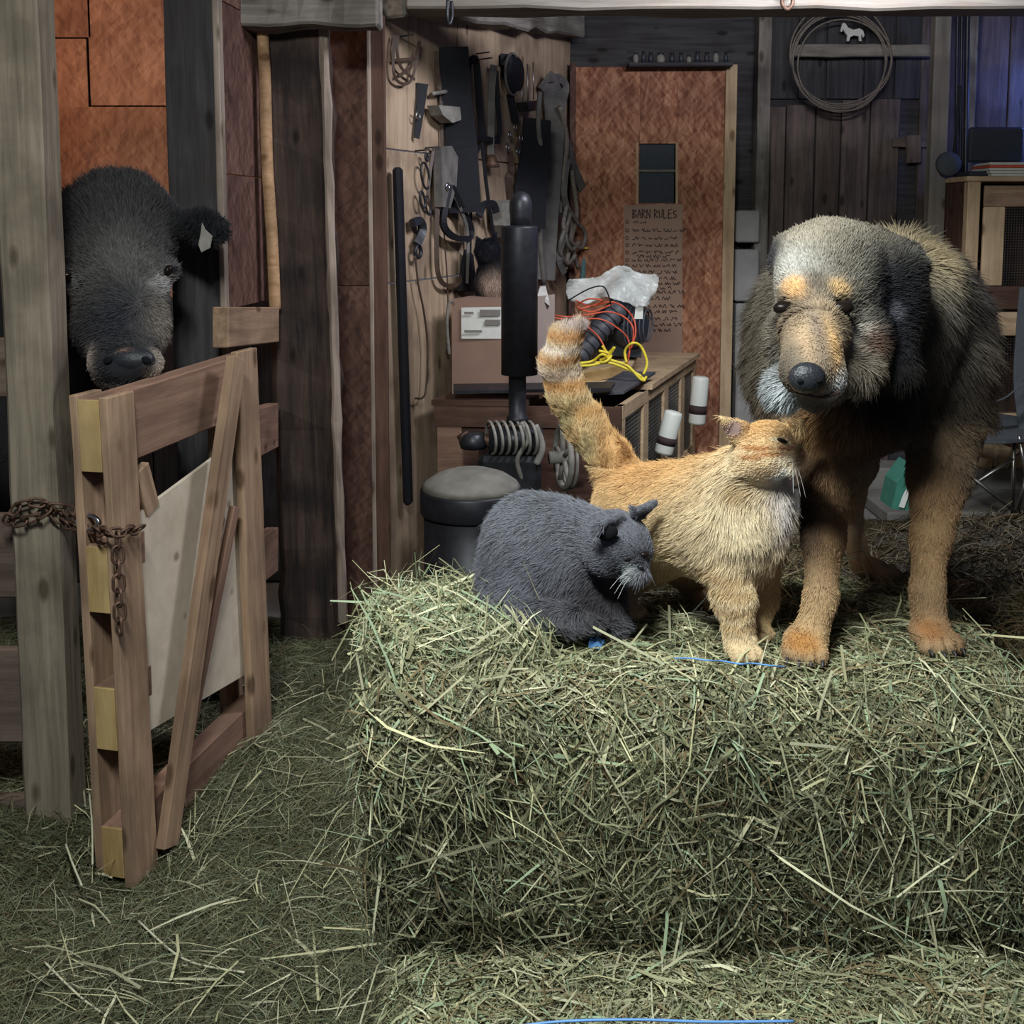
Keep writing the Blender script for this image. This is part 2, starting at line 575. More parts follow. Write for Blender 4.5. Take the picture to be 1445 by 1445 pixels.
# tool wall (left side of the aisle): three sheets of plywood
a0 = WA - WU * 0.02
wl = thing('wall_left', None or 'x', 'x', a0, kind='structure')
del wl['label']; del wl['category']
for (s0, s1) in ((0.0, 0.62), (0.625, 1.24), (1.245, 1.96)):
    for (z0, z1) in ((0.02, 1.20), (1.205, 1.672), (1.677, 2.42)):
        p0, p1 = WA + WU * (s0 + s1) / 2, None
        board('panel', WA + WU * ((s0 + s1) / 2) + Vector((0, 0, z0)) - WN * 0.01, WA + WU * ((s0 + s1) / 2) + Vector((0, 0, z1)) - WN * 0.01, (s1 - s0) - 0.003, 0.018, WN, M['toolwall'], wl, 0.002)
# top plate along the tool wall and cobwebbed beam
t1 = struct(board('trim_1', WA + Vector((0, 0, 2.30)) + WN * 0.04, WA + WU * 1.9 + Vector((0, 0, 2.50)) + WN * 0.04, 0.34, 0.10, WN, M['beam'], None, 0.01, 0.03, 14))
# front cross beam: bright underside on the right part
zb2 = P(400, 36, 3.36).z
struct(board('trim_2', (-1.02, 3.42, zb2 + .08), (-.40, 3.42, zb2 + .08), 0.16, 0.12, (0, -1, 0), M['beam'], None, 0.008, 0.02, 12))
struct(board('trim_3', (-.36, 3.86, 2.215), (3.0, 3.86, 2.215), 0.16, 0.16, (0, -1, 0), M['lightbeam'], None, 0.008, 0.012, 16))
# pale beam end above the brown panel
struct(board('trim_4', P(478, 18, 3.7), P(536, 12, 3.72), 0.11, 0.1, (0, -1, 0), M['beam'], None, 0.01, 0.02, 3))
# studs on the back wall
def vstrip(name, x0, x1, ytop, ybot, Y, mat, thick=0.05, zb=None, parent=None, rough=0.004):
    zt = P((x0 + x1) / 2, ytop, Y).z
    zb = P((x0 + x1) / 2, ybot, Y).z if zb is None else zb
    xm = P((x0 + x1) / 2, (ytop + ybot) / 2, Y).x
    w = (x1 - x0) * Y / FPX
    return board(name, (xm, Y + thick / 2, zb), (xm, Y + thick / 2, zt), w, thick, (0, -1, 0), mat, parent, 0.003, rough, 8)
struct(vstrip('trim_5', 1073, 1091, -40, 0, 5.6, M['beam'], 0.09, 0.0))
struct(vstrip('trim_6', 1323, 1346, -60, 0, 5.45, M['lightbeam'], 0.06, 0.0))
struct(vstrip('trim_7', 1371, 1384, -60, 0, 5.5, M['beam'], 0.05, 0.0))
struct(board('trim_8', P(1115, 72, 5.64), P(1318, 72, 5.64), 0.06, 0.05, (0, -1, 0), M['beam'], None, 0.004, 0.01, 6))
# stall walls
ws = thing('wall_stall', 'x', 'x', (-2.0, 4.25, 0), kind='structure'); del ws['label']; del ws['category']
SY = 4.25
def sheet(px0, py0, px1, py1, Y, mat, parent, name='panel', t=0.012):
    a, b = P(px0, py1, Y), P(px1, py0, Y)
    return board(name, ((a.x + b.x) / 2, Y, a.z), ((a.x + b.x) / 2, Y, b.z), b.x - a.x, t, (0, -1, 0), mat, parent, 0.0015)
sheet(-520, -140, 122, 53, SY, M['osb_warm'], ws)
sheet(-520, 55, 122, 900, SY + .004, M['osb_warm'], ws)
sheet(129, -140, 430, 149, SY, M['osb_warm'], ws)
sheet(129, 151, 430, 900, SY, M['osb_warm'], ws)
xk = -3.6
while xk < -.7:
    board('shade_board', (xk + .1, SY - .03, .01), (xk + .1, SY - .03, 1.12 + random.uniform(-.01, .01)), .195, .025, (0, -1, 0), M['dark_plank'], ws)  # added dark boards stand in for the black shade behind the gate
    xk += .2
box('backing', (-4, SY + .02, 0), (-.55, SY + .06, 2.68), M['darkhole'], ws, 0)
struct(box('wall_stall_left', (-3.7, 1.0, 0), (-3.64, 4.3, 2.68), M['barn'], bev=0))


# ------------------------------------------------------------------ posts, fence and gate
board_t = thing('timber_post', 'square grey weathered timber post at the left edge beside the chained gate', 'post', (-1.068, 2.45, 0))
board('timber', (-1.068, 2.45, -0.0), (-1.068, 2.45, 2.49), 0.106, 0.10, (0, -1, 0), M['grey_post'], board_t, 0.006, 0.006, 14)
f = thing('stall_fence', 'low brown board fence left of the grey timber post', 'fence', (-1.6, 2.44, 0))
for (y0, y1) in ((478, 562), (728, 845), (918, 1050), (1128, 1235)):
    zt, zb = P(15, y0, 2.44).z, P(15, y1, 2.44).z
    board('fence_board', (-2.9, 2.46, (zt + zb) / 2), (-1.125, 2.46, (zt + zb) / 2), zt - zb, 0.025, (0, -1, 0), M['fence'], f, 0.003, 0.004, 8)
board('post', (-2.6, 2.5, 0), (-2.6, 2.5, 1.35), 0.1, 0.06, (0, -1, 0), M['fence'], f)

t = thing('stall_plank', 'dark upright plank with a pale edge behind the cow', 'plank', (P(262, 0, 3.05).x, 3.05, 0))
vstrip('dark_face', 229, 297, -120, 0, 3.05, M['dark_plank'], 0.04, 0.0, t)
vstrip('pale_edge', 297, 306, -120, 0, 3.045, M['pale_edge'], 0.045, 0.0, t, 0.003)

t = thing('strand_board_panel', 'dark red-brown strand board sheet left of the thick old post', 'panel', (-.85, 3.3, 1.17))
pa, pb = P(306, 441, 3.12), P(385, 419, 3.62)
d = (pb - pa); d.z = 0; d.normalize(); nn = Vector((d.y, -d.x, 0))
for (z0, z1) in ((1.17, 1.56), (1.563, 2.05), (2.053, 2.6)):
    m_ = (pa + pb) / 2
    board('sheet', (m_.x, m_.y, z0), (m_.x, m_.y, z1), (pb - pa).length, 0.012, nn, M['osb_dark'], t, 0.001)
t = thing('old_post', 'thick dark rough-hewn post right of the gate', 'post', (-.63, 3.6, 0))
board('timber', P(446, 930, 3.58), P(418, 15, 3.58), 0.20, 0.16, (0, -1, 0), M['dark_post'], t, 0.02, 0.02, 26)
board('sapwood_edge', P(484, 880, 3.5), P(457, 30, 3.5), 0.028, 0.03, (0.3, -1, 0), M['pale_edge'], t, 0.006, 0.012, 22)
tag(tube('peeled_pole', [P(370, 36, 3.46), P(374, 120, 3.46), P(377, 230, 3.46), P(384, 340, 3.46), P(388, 436, 3.46)], 0.019, M['pole'], sides=9),
    'slender peeled pole, warmly lit, against the left side of the thick old post', 'pole')
t = thing('partition_board', 'tall brown strand board sheet between the old post and the tool wall', 'panel', (-.52, 3.8, 0.02))
zt_ = P(500, 36, 3.8).z
for (z0, z1) in ((.02, 1.2), (1.203, zt_)):
    board('sheet', ((P(502, 400, 3.8).x), 3.8, z0), (P(496, 400, 3.8).x, 3.8, z1), 0.155, 0.012, (0, -1, 0), M['osb_dark'], t, .001)
t = thing('door_jamb', 'dark upright jamb with a thin pale edge beside the brown panel', 'jamb', (-.45, 3.78, 0))
vstrip('pale_edge', 516, 522, 40, 0, 3.74, M['pale_edge'], 0.03, 0.0, t, 0.002)
vstrip('dark_face', 522, 541, 20, 0, 3.75, M['hutch_dark'], 0.04, 0.0, t, 0.003)

# rails between the gate hinge side and the old post
tg = thing('hinge_rails', 'short brown rails fixed between the gate and the thick old post', 'fence', (P(350, 460, 2.98).x, 3.0, .6))
ra = P(309, 462, 2.93); rb = P(384, 458, 3.45)
board('rail', ra + Vector((0.004, .0, 0)), rb, 0.11, 0.045, (rb - ra).cross(Vector((0, 0, 1))), M['gate'], tg, 0.003)
ra = P(346, 615, 2.99); rb = P(384, 600, 3.43)
board('rail', ra, rb, 0.14, 0.04, (rb - ra).cross(Vector((0, 0, 1))), M['gate_dark'], tg, 0.003)
ra = P(346, 800, 2.99); rb = P(384, 775, 3.43)
board('rail', ra, rb, 0.14, 0.04, (rb - ra).cross(Vector((0, 0, 1))), M['gate_dark'], tg, 0.003)

# gate
GN, GF = G(186, 1258), G(379, 1066)
GN.z = GF.z = 0
GU = (GF - GN).normalized()
GL = (GF - GN).length
GNm = Vector((GU.y, -GU.x, 0))            # toward the aisle
LEAN = Vector((-0.016, 0.0, 0))           # gate leans a little
def GP(u, w, n=0.0):
    return GN + GU * u + Vector((0, 0, w + 0.012)) + GNm * n + LEAN * w
GT = 1.06
gate = thing('stall_gate', 'wooden stall gate with plywood sheet and diagonal brace, chained to the grey post', 'gate', GP(0.3, 0, -.03))
sw = 0.085
board('front_stile', GP(sw / 2 - .005, 0, 0), GP(sw / 2 - .005, GT, 0), sw + .01, 0.02, GNm, M['gate'], gate, 0.002, 0.003, 8)
board('front_stile', GP(GL - 0.045, 0.0, 0), GP(GL - 0.045, GT + .03, 0), 0.10, 0.022, GNm, M['gate'], gate, 0.002, 0.003, 8)
board('back_stile', GP(sw / 2, 0, -0.078), GP(sw / 2, GT, -0.078), sw, 0.02, GNm, M['gate'], gate, 0.002, 0.003, 8)
board('back_stile', GP(GL - 0.045, 0, -0.078), GP(GL - 0.045, GT, -0.078), 0.09, 0.02, GNm, M['gate'], gate, 0.002)
for (w0, w1, mt) in ((0.90, 1.055, 'gate_dark'), (0.60, 0.745, 'gate_dark'), (0.30, 0.44, 'gate_dark'), (0.015, 0.13, 'gate_dark')):
    if w0 in (0.60, 0.30):
        r_ = board('rail_block', GP(0.0, (w0 + w1) / 2, -0.039), GP(0.13, (w0 + w1) / 2, -0.039), w1 - w0, 0.052, GNm, M[mt], gate, 0.003)
    else:
        r_ = board('rail', GP(0.0, (w0 + w1) / 2, -0.039), GP(GL - .005, (w0 + w1) / 2 + (0.02 if w0 > .5 else 0.03), -0.039), w1 - w0, 0.052, GNm, M[mt], gate, 0.003)
    e_ = board('end_grain', GP(-0.002, w0 + .002, -0.039), GP(-0.002, w1 - .002, -0.039), 0.05, 0.006, -GU, M['end'], r_, 0.001)
# plywood sheet behind the brace
ply = [GP(0.055, 0.30, -0.013), GP(GL - .075, 0.245, -0.013), GP(GL - .075, 0.86, -0.013), GP(0.055, 0.775, -0.013)]
prism('plywood_sheet', ply, GNm * -0.01, M['ply'], gate)
def gpx(px, py, n):   # pixel -> point on the gate's plane offset n
    d_ = ray(px, py); o_ = Vector((0, 0, CAMZ))
    s_ = ((GN + GNm * n) - o_).dot(GNm) / d_.dot(GNm)
    return o_ + d_ * s_
board('diagonal_brace', gpx(236, 1195, .022), gpx(333, 505, .022), 0.06, 0.024, GNm, M['gate'], gate, 0.002, 0.002, 8)
board('diagonal_brace', gpx(262, 1060, .004), gpx(331, 715, .004), 0.03, 0.016, GNm, M['gate_dark'], gate, 0.002)
board('diagonal_brace', gpx(196, 660, -.03), gpx(212, 720, -.03), 0.05, 0.02, GNm, M['gate'], gate, 0.002)

# cow-side darkness comes partly from dark boards added on the stall wall.  Chain around the post
LINK = None
def link_mesh(L=0.036, Wd=0.022, r=0.0032):
    pts = []
    n = 20
    for k in range(n):
        a = 2 * math.pi * k / n
        x = math.cos(a) * Wd / 2
        y = math.sin(a) * Wd / 2
        y += (L - Wd) / 2 * (1 if math.sin(a) >= 0 else -1)
        pts.append(Vector((y, x, 0)))
    V, F = [], []
    for i, p in enumerate(pts):
        t = (pts[(i + 1) % n] - pts[i - 1]).normalized()
        s = Vector((0, 0, 1)); q = t.cross(s)
        for k in range(6):
            b = 2 * math.pi * k / 6
            V.append(p + (s * math.cos(b) + q * math.sin(b)) * r)
    for i in range(n):
        for k in range(6):
            F.append((i * 6 + k, i * 6 + (k + 1) % 6, ((i + 1) % n) * 6 + (k + 1) % 6, ((i + 1) % n) * 6 + k))
    me = bpy.data.meshes.new('link')
    me.from_pydata(V, [], F)
    me.materials.append(M['rust'])
    me.polygons.foreach_set('use_smooth', [True] * len(me.polygons))
    return me
LM = link_mesh()
def chain(root, pts, pitch=0.027, scale=1.0):
    path = smooth_path(pts, 12)
    cum = [0]
    for i in range(1, len(path)): cum.append(cum[-1] + (path[i] - path[i - 1]).length)
    n = int(cum[-1] / (pitch * scale))
    j = 0
    for k in range(n):
        s = (k + .5) * cum[-1] / n
        while cum[j + 1] < s: j += 1
        p = path[j].lerp(path[j + 1], (s - cum[j]) / max(1e-9, cum[j + 1] - cum[j]))
        x = (path[j + 1] - path[j]).normalized()
        o = bpy.data.objects.new('link', LM)
        q = x.to_track_quat('X', 'Z').to_matrix().to_4x4() @ Matrix.Rotation(math.radians(45 + 90 * (k % 2) + random.uniform(-12, 12)), 4, 'X')
        o.location = p
        o.rotation_euler = q.to_euler()
        o.scale = (scale, scale, scale)
        link(o, root)
ch = thing('rusty_chain', 'rusty steel chain looped round the grey post and hanging down the gate', 'chain', P(120, 740, 2.25))
cp = [Vector((-1.10, 2.46, .80)), P(12, 735, 2.385), P(30, 712, 2.375), P(62, 712, 2.38), P(92, 738, 2.385), P(125, 745, 2.27), gpx(158, 752, .018), gpx(200, 745, .018)]
chain(ch, cp)
chain(ch, [P(20, 738, 2.38), P(50, 730, 2.375), P(75, 715, 2.385), P(100, 722, 2.385), P(118, 740, 2.28)])
chain(ch, [gpx(166, 752, .022), gpx(167, 800, .022), gpx(170, 893, .022)], scale=1.05)
tube('snap_hook', [P(108, 733, 2.26), P(125, 726, 2.25), P(140, 738, 2.24), P(120, 748, 2.25)], .005, M['chrome'], ch, closed=True)


# ------------------------------------------------------------------ strand-board door with sign
DY = 5.6
dr = thing('door_1', 'x', 'x', (P(920, 0, DY).x, DY, 0), kind='structure'); del dr['label']; del dr['category']
def dpt(px, py, Y=DY): return P(px, py, Y)
zt = dpt(920, 95).z
def dsheet(px0, px1, z0, z1, Y, mat, parent, name='sheet'):
    a, b = P(px0, 300, Y), P(px1, 300, Y)
    xa, xb = a.x, b.x
    return board(name, ((xa + xb) / 2, Y, z0), ((xa + xb) / 2, Y, z1), xb - xa, 0.03, (0, -1, 0), mat, parent, .002)
zw0, zw1 = dpt(925, 287).z, dpt(925, 203).z
dsheet(811, 901, 0.02, zt, DY, M['osb'], dr)
dsheet(953, 1022, 0.02, zt, DY, M['osb'], dr)
dsheet(901, 953, zw1, zt, DY, M['osb'], dr)
dsheet(901, 953, 0.02, zw0, DY, M['osb'], dr)
dsheet(1020, 1036, 0.02, zt + .01, DY - .02, M['hutch'], dr, 'frame_board')
dsheet(803, 811, 0.02, zt + .02, DY - .01, M['osb_dark'], dr, 'frame_board')
wq = box('window', (P(899, 0, DY).x, DY + .005, zw0), (P(955, 0, DY).x, DY + .012, zw1), M['glassdark'], dr, 0)
board('window_bar', P(900, 241, DY - .01), P(954, 241, DY - .01), 0.012, 0.012, (0, -1, 0), M['beam'], dr)
for a, b in (((899, 201), (899, 288)), ((955, 201), (955, 288))):
    board('window_trim', P(a[0], a[1], DY - .014), P(b[0], b[1], DY - .014), 0.012, 0.01, (0, -1, 0), M['hutch'], dr, .001)
# shelf above the door with small jars
sh = tag(board('door_ledge', P(886, 93, DY - .06), P(1032, 92, DY - .06), 0.02, 0.1, (0, -1, 0), M['dark_plank']), 'narrow dark ledge above the strand board door', 'shelf')
for i, (px, w) in enumerate(((897, 9), (908, 7), (918, 8), (932, 14), (948, 9), (961, 8), (972, 8), (984, 9), (997, 8), (1010, 9), (1024, 7))):
    h = random.uniform(.03, .05)
    p = P(px, 90, DY - .07); p.z = sh.location.z + .0105
    r = w * DY / FPX / 2 * .85
    j = thing('jar', 'small ' + ('pale' if i % 3 == 0 else 'dark') + ' dusty jar, ' + ('first', 'second', 'third', 'fourth and widest', 'fifth', 'sixth', 'seventh', 'eighth', 'ninth', 'tenth', 'last')[i] + ' from the left on the door ledge', 'jar', p, 'jars on the door ledge')
    lathe('body', [(r, 0), (r, h * .7), (r * .7, h * .85), (r * .7, h)], p, M['dustmetal'] if i % 3 == 0 else M['bluegrey'], j, 10)
    lathe('lid', [(r * .75, h), (r * .75, h + .008)], p, M['dkmetal'], j, 10)
# kraft paper sign, handwritten
SYY = DY - .02
sg = thing('paper_sign', 'long brown paper sign with handwritten barn rules on the door', 'sign', P(921, 412, SYY))
prism('paper', [P(881, 290, SYY), P(963, 288, SYY), P(963, 542, SYY), P(880, 544, SYY)], (0, .002, 0), M['kraft'], sg)
FONT = {'B': [[(0, 0), (0, 1), (.6, .85), (.1, .52), (.7, .25), (0, 0)]], 'A': [[(0, 0), (.35, 1), (.7, 0)], [(.15, .4), (.55, .4)]],
        'R': [[(0, 0), (0, 1), (.6, .8), (.05, .5), (.7, 0)]], 'N': [[(0, 0), (0, 1), (.6, 0), (.6, 1)]],
        'U': [[(0, 1), (.05, .1), (.5, .1), (.6, 1)]], 'L': [[(0, 1), (0, 0), (.5, 0)]], 'E': [[(.6, 1), (0, 1), (0, 0), (.6, 0)], [(0, .5), (.5, .5)]],
        'S': [[(.6, .9), (.1, .85), (.1, .6), (.6, .4), (.55, .1), (0, .05)]]}
def strokes(name, lines, wpx, Y, mat, parent):
    V, F = [], []
    for ln in lines:
        for (a, b) in zip(ln[:-1], ln[1:]):
            dx, dy = b[0] - a[0], b[1] - a[1]
            l = math.hypot(dx, dy) or 1
            nx, ny = -dy / l * wpx / 2, dx / l * wpx / 2
            ex, ey = dx / l * wpx * .3, dy / l * wpx * .3
            k = len(V)
            for (qx, qy) in ((a[0] + nx - ex, a[1] + ny - ey), (a[0] - nx - ex, a[1] - ny - ey), (b[0] - nx + ex, b[1] - ny + ey), (b[0] + nx + ex, b[1] + ny + ey)):
                V.append(P(qx, qy, Y))
            F.append((k, k + 1, k + 2, k + 3))
    return mesh_obj(name, V, F, mat, parent)
ttl = []
cx = 893
for chh in 'BARN RULES':
    if chh == ' ': cx += 4; continue
    for st in FONT[chh]:
        ttl.append([(cx + q[0] * 7.5, 308 - q[1] * 12 + random.uniform(-.6, .6)) for q in st])
    cx += 6.6
strokes('title_lettering', ttl, 1.3, SYY - .003, M['ink'], sg)
scr = []
rows = [(313, 894, 910, 1), (325, 892, 960, 1), (336, 892, 958, 1), (346, 892, 950, 1), (356, 892, 954, 1), (362, 899, 944, 0), (367, 892, 960, 1), (375, 892, 950, 1), (384, 900, 958, 0), (393, 892, 946, 1), (400, 892, 960, 1), (406, 900, 946, 0), (412, 892, 958, 1), (421, 892, 944, 1), (432, 892, 956, 1), (440, 900, 950, 0), (450, 892, 958, 1), (458, 900, 958, 0), (466, 892, 940, 1)]
for (y, x0, x1, bl) in rows:
    if bl:
        scr.append([(885 + 2.2 * math.cos(a), y + 2.4 * math.sin(a)) for a in np.linspace(0, 6.3, 8)])
    xx = x0
    while xx < x1:
        wl_ = random.uniform(5, 13)
        n_ = int(wl_ / 1.25)
        scr.append([(xx + k * 1.25, y + random.choice((-2.2, 1.8, -1.2, 1.6, 0))) for k in range(n_ + 1)])
        xx += wl_ + 2.6
strokes('written_lines', scr, 0.95, SYY - .003, M['ink'], sg)['kind'] = 'stuff'

# pale blocks right of the door
for i, (x0, y0, x1, y1, lab) in enumerate(((1038, 297, 1072, 342, 'pale grey block at the top of the stack right of the door'), (1036, 352, 1071, 425, 'pale grey slab below the upper block right of the door'), (1036, 428, 1071, 520, 'lowest pale grey slab right of the door, mostly behind the dog'))):
    a, b = P(x0, y1, 5.58), P(x1, y0, 5.58)
    tag(box('stone_block', (a.x, 5.56, a.z), (b.x, 5.66, b.z), M['stone'], bev=.008), lab, 'block')
a, b = P(1036, 620, 5.58), P(1071, 522, 5.58)
tag(box('stone_plinth', (a.x, 5.56, 0), (b.x, 5.66, b.z), M['stone'], bev=.008), 'grey plinth under the pale slabs right of the door', 'block')
# lasso
LY = 5.58
lr = thing('coiled_lasso', 'coiled lasso rope hanging on the dark back wall under the beam', 'rope', P(1188, 90, LY))
for i in range(5):
    cx, cy = 1187 + random.uniform(-2, 2), 78 + i * 3.2
    rx, ry = 72 - i * 2.2 + random.uniform(-1, 1), 71 + random.uniform(-3, 3) - i * 1.5
    pts = [P(cx + rx * math.cos(a) + 1.5 * math.sin(3 * a + i), cy + ry * math.sin(a) + 2 * math.cos(2 * a + i), LY - i * .006) for a in np.linspace(0, 2 * math.pi, 25)[:-1]]
    tube('coil', pts, .0042, M['rope'], lr, 6, closed=True, n=3)
board('hook', P(1188, 5, LY + .06), P(1188, 5, LY - .03), .012, .012, (1, 0, 0), M['dkmetal'], lr)
# small horse ornament
hp = [(1186, 44), (1188, 36), (1190, 30), (1193, 33), (1197, 39), (1204, 42), (1213, 40), (1218, 43), (1220, 50), (1218, 53), (1216, 47), (1215, 52), (1216, 58), (1213, 58), (1212, 51), (1205, 50), (1200, 52), (1198, 58), (1195, 58), (1196, 50), (1193, 46), (1190, 41), (1188, 45)]
tag(prism('horse_ornament', [P(a, b, 5.62) for a, b in hp], (0, .015, 0), M['white']), 'small pale horse ornament on the wall inside the lasso loop', 'ornament')
# wooden latch and cross piece
lt = thing('wooden_latch', 'small wooden turn latch on the old barn boards', 'latch', P(1289, 205, 5.66))
board('cross_bar', P(1259, 201, 5.675), P(1312, 202, 5.675), 0.045, 0.02, (0, -1, 0), M['barn'], lt)
board('turn_block', P(1289, 191, 5.655), P(1289, 230, 5.655), 0.075, 0.02, (0, -1, 0), M['fence'], lt)
# conduits and hanging pan
for i, (xx, r) in enumerate(((1351, .008), (1357, .008), (1365, .012))):
    cdt = tag(tube('conduit_pipe', [P(xx + 2, -60, 5.5), P(xx - 1, 120, 5.5), P(xx - 3, 330, 5.5), P(xx - 3, 640, 5.5)], r, M['dkmetal'], sides=8), ['leftmost thin conduit pipe beside the pale stud', 'middle thin conduit pipe beside the pale stud', 'rightmost and thickest conduit pipe beside the pale stud'][i], 'pipe', 'conduit pipes by the stud')
pn = thing('hanging_pan', 'round dark pan hanging by its handle in front of the pale stud', 'pan', P(1338, 232, 5.4))
lathe('bowl', [(.02, .03), (.055, .025), (.062, 0), (.05, -.012), (.0, -.016)], P(1338, 232, 5.4), M['fabric'], pn, 24, axis=(0, -1, 0.1))
strap('handle', [P(1346, 218, 5.39), P(1350, 180, 5.39), P(1354, 120, 5.39)], .016, .004, (0, -1, 0), M['dkmetal'], pn)

# ------------------------------------------------------------------ right hutch, monitor, papers
HY = 5.2
hh = thing('rabbit_hutch', 'tall pine hutch with wire mesh doors at the right edge', 'hutch', (P(1420, 0, HY).x + .2, HY + .25, 0))
hx0 = P(1361, 400, HY).x
hz = P(1361, 250, HY).z
box('top', (hx0 - .01, HY - .01, hz - .02), (hx0 + .75, HY + .45, hz + .005), M['hutch'], hh)
box('post', (hx0, HY, 0.0), (hx0 + .06, HY + .05, hz - .02), M['hutch'], hh)
box('post', (hx0 + .68, HY, 0.0), (hx0 + .74, HY + .05, hz - .02), M['hutch'], hh)
box('side_panel', (hx0, HY + .05, 0.1), (hx0 + .02, HY + .44, hz - .02), M['hutch_dark'], hh)
box('back_panel', (hx0 + .02, HY + .42, 0.1), (hx0 + .74, HY + .44, hz - .02), M['hutch_dark'], hh)
def zpy(py, Y): return P(1400, py, Y).z
def wire(name, a, b, parent, step=.0125, n=(0, -1, 0), r=.0011):
    """wire mesh in the rectangle spanned by a (low corner) and b (high corner); vertical plane"""
    a, b = Vector(a), Vector(b)
    h = Vector((b.x - a.x, b.y - a.y, 0)); L = h.length; h.normalize()
    H = b.z - a.z
    V, F = [], []
    nn = Vector(n).normalized()
    def bar(p, q, s):
        k = len(V)
        for e in (p, q):
            for (i, j) in ((-1, -1), (1, -1), (1, 1), (-1, 1)):
                V.append(e + s * r * i + nn * r * j)
        for i in range(4): F.append((k + i, k + (i + 1) % 4, k + 4 + (i + 1) % 4, k + 4 + i))
    for i in range(int(L / step) + 1):
        p = a + h * i * step
        bar(p, p + Vector((0, 0, H)), h)
    for i in range(int(H / step) + 1):
        p = a + Vector((0, 0, i * step))
        bar(p, p + h * L, Vector((0, 0, 1)))
    o = mesh_obj(name, V, F, M['metal'], parent)
    o['kind'] = 'stuff'
    return o
dx0, dx1 = hx0 + .07, hx0 + .67
d_ = box('door', (dx0, HY - .022, zpy(292, HY)), (dx1, HY - .002, zpy(262, HY)), M['gate'], hh)
box('stile', (dx0, HY - .022, zpy(403, HY)), (dx0 + .1, HY - .002, zpy(292, HY)), M['hutch'], d_)
box('stile', (dx1 - .1, HY - .022, zpy(403, HY)), (dx1, HY - .002, zpy(292, HY)), M['hutch'], d_)
box('door_bottom_rail', (dx0 - .04, HY - .03, zpy(436, HY)), (dx1 + .04, HY - .002, zpy(404, HY)), M['hutch_dark'], hh)
box('shelf_board', (dx0 + .02, HY - .03, zpy(473, HY)), (dx1, HY + .40, zpy(440, HY)), M['hutch'], hh)
wire('wire_mesh', (dx0 + .1, HY - .006, zpy(403, HY)), (dx1 - .1, HY - .006, zpy(292, HY)), d_)
wire('wire_mesh', (dx0 + .02, HY - .006, zpy(580, HY)), (dx1 - .02, HY - .006, zpy(476, HY)), hh, .014)
box('lower_rail', (dx0 - .04, HY - .03, zpy(625, HY)), (dx1 + .04, HY - .002, zpy(582, HY)), M['hutch'], hh)
mn = thing('black_screen', 'black flat screen standing on the pine hutch, seen from behind', 'screen', P(1405, 240, HY + .2))
a, b = P(1368, 229, HY + .1), P(1440, 179, HY + .1)
box('casing', (a.x, HY + .1, a.z), (b.x + .02, HY + .14, b.z), M['bluegrey'], mn, .01)
box('foot', (a.x - .02, HY + .04, hz + .006), (a.x + .2, HY + .2, hz + .03), M['bluegrey'], mn, .005)
box('neck', (a.x + .08, HY + .12, hz + .03), (a.x + .14, HY + .15, a.z + .02), M['bluegrey'], mn, .003)
for i in range(5):
    z = hz + .0055 + i * .013
    tag(box('magazine', (P(1411 + random.uniform(-2, 2), 0, HY - .02).x + .0, HY - .0, z), (hx0 + .45, HY + .2, z + .0115), M['white'] if i != 3 else M['red'], bev=.001),
        ['bottom', 'second lowest', 'middle', 'second highest, red', 'topmost'][i] + ' magazine of the stack on the pine hutch', 'magazine', 'magazines stacked on the hutch')

# camp chair
cc = thing('camp_chair', 'folding camp chair with dark cloth seat and steel tube legs', 'chair', (2.25, 4.9, 0))
sy = 4.74
strap('back_cloth', [P(1475, 408, sy + .25), P(1470, 470, sy + .22), P(1467, 540, sy + .18), P(1476, 612, sy + .1)], .22, .006, (-.2, -1, 0), M['fabric'], cc)
prism('seat', [P(1358, 622, sy), P(1372, 600, sy + .15), P(1405, 582, sy + .35), P(1450, 590, sy + .3), P(1500, 600, sy + .2), P(1470, 618, sy), P(1420, 622, sy - .05)], (0, 0, -.012), M['fabric'], cc)
strap('armrest', [P(1392, 570, sy + .0), P(1420, 560, sy), P(1450, 535, sy), P(1480, 520, sy + .05)], .05, .006, (0, .3, 1), M['fabric'], cc)
def leg(a, b, r=.009): tube('leg', [a, b], r, M['metal'], cc, 8)
A1, A2 = G(1366, 668, .0), G(1462, 742, .0)
leg(P(1352, 658, sy), P(1462, 745, sy)); leg(P(1348, 700, sy + .1), P(1460, 628, sy + .1))
leg(P(1438, 615, sy), P(1452, 690, sy)); leg(P(1431, 618, sy + .1), P(1429, 725, sy + .1)); leg(P(1449, 670, sy), P(1436, 722, sy + .05))
leg(P(1395, 575, sy + .3), P(1350, 690, sy + .35))
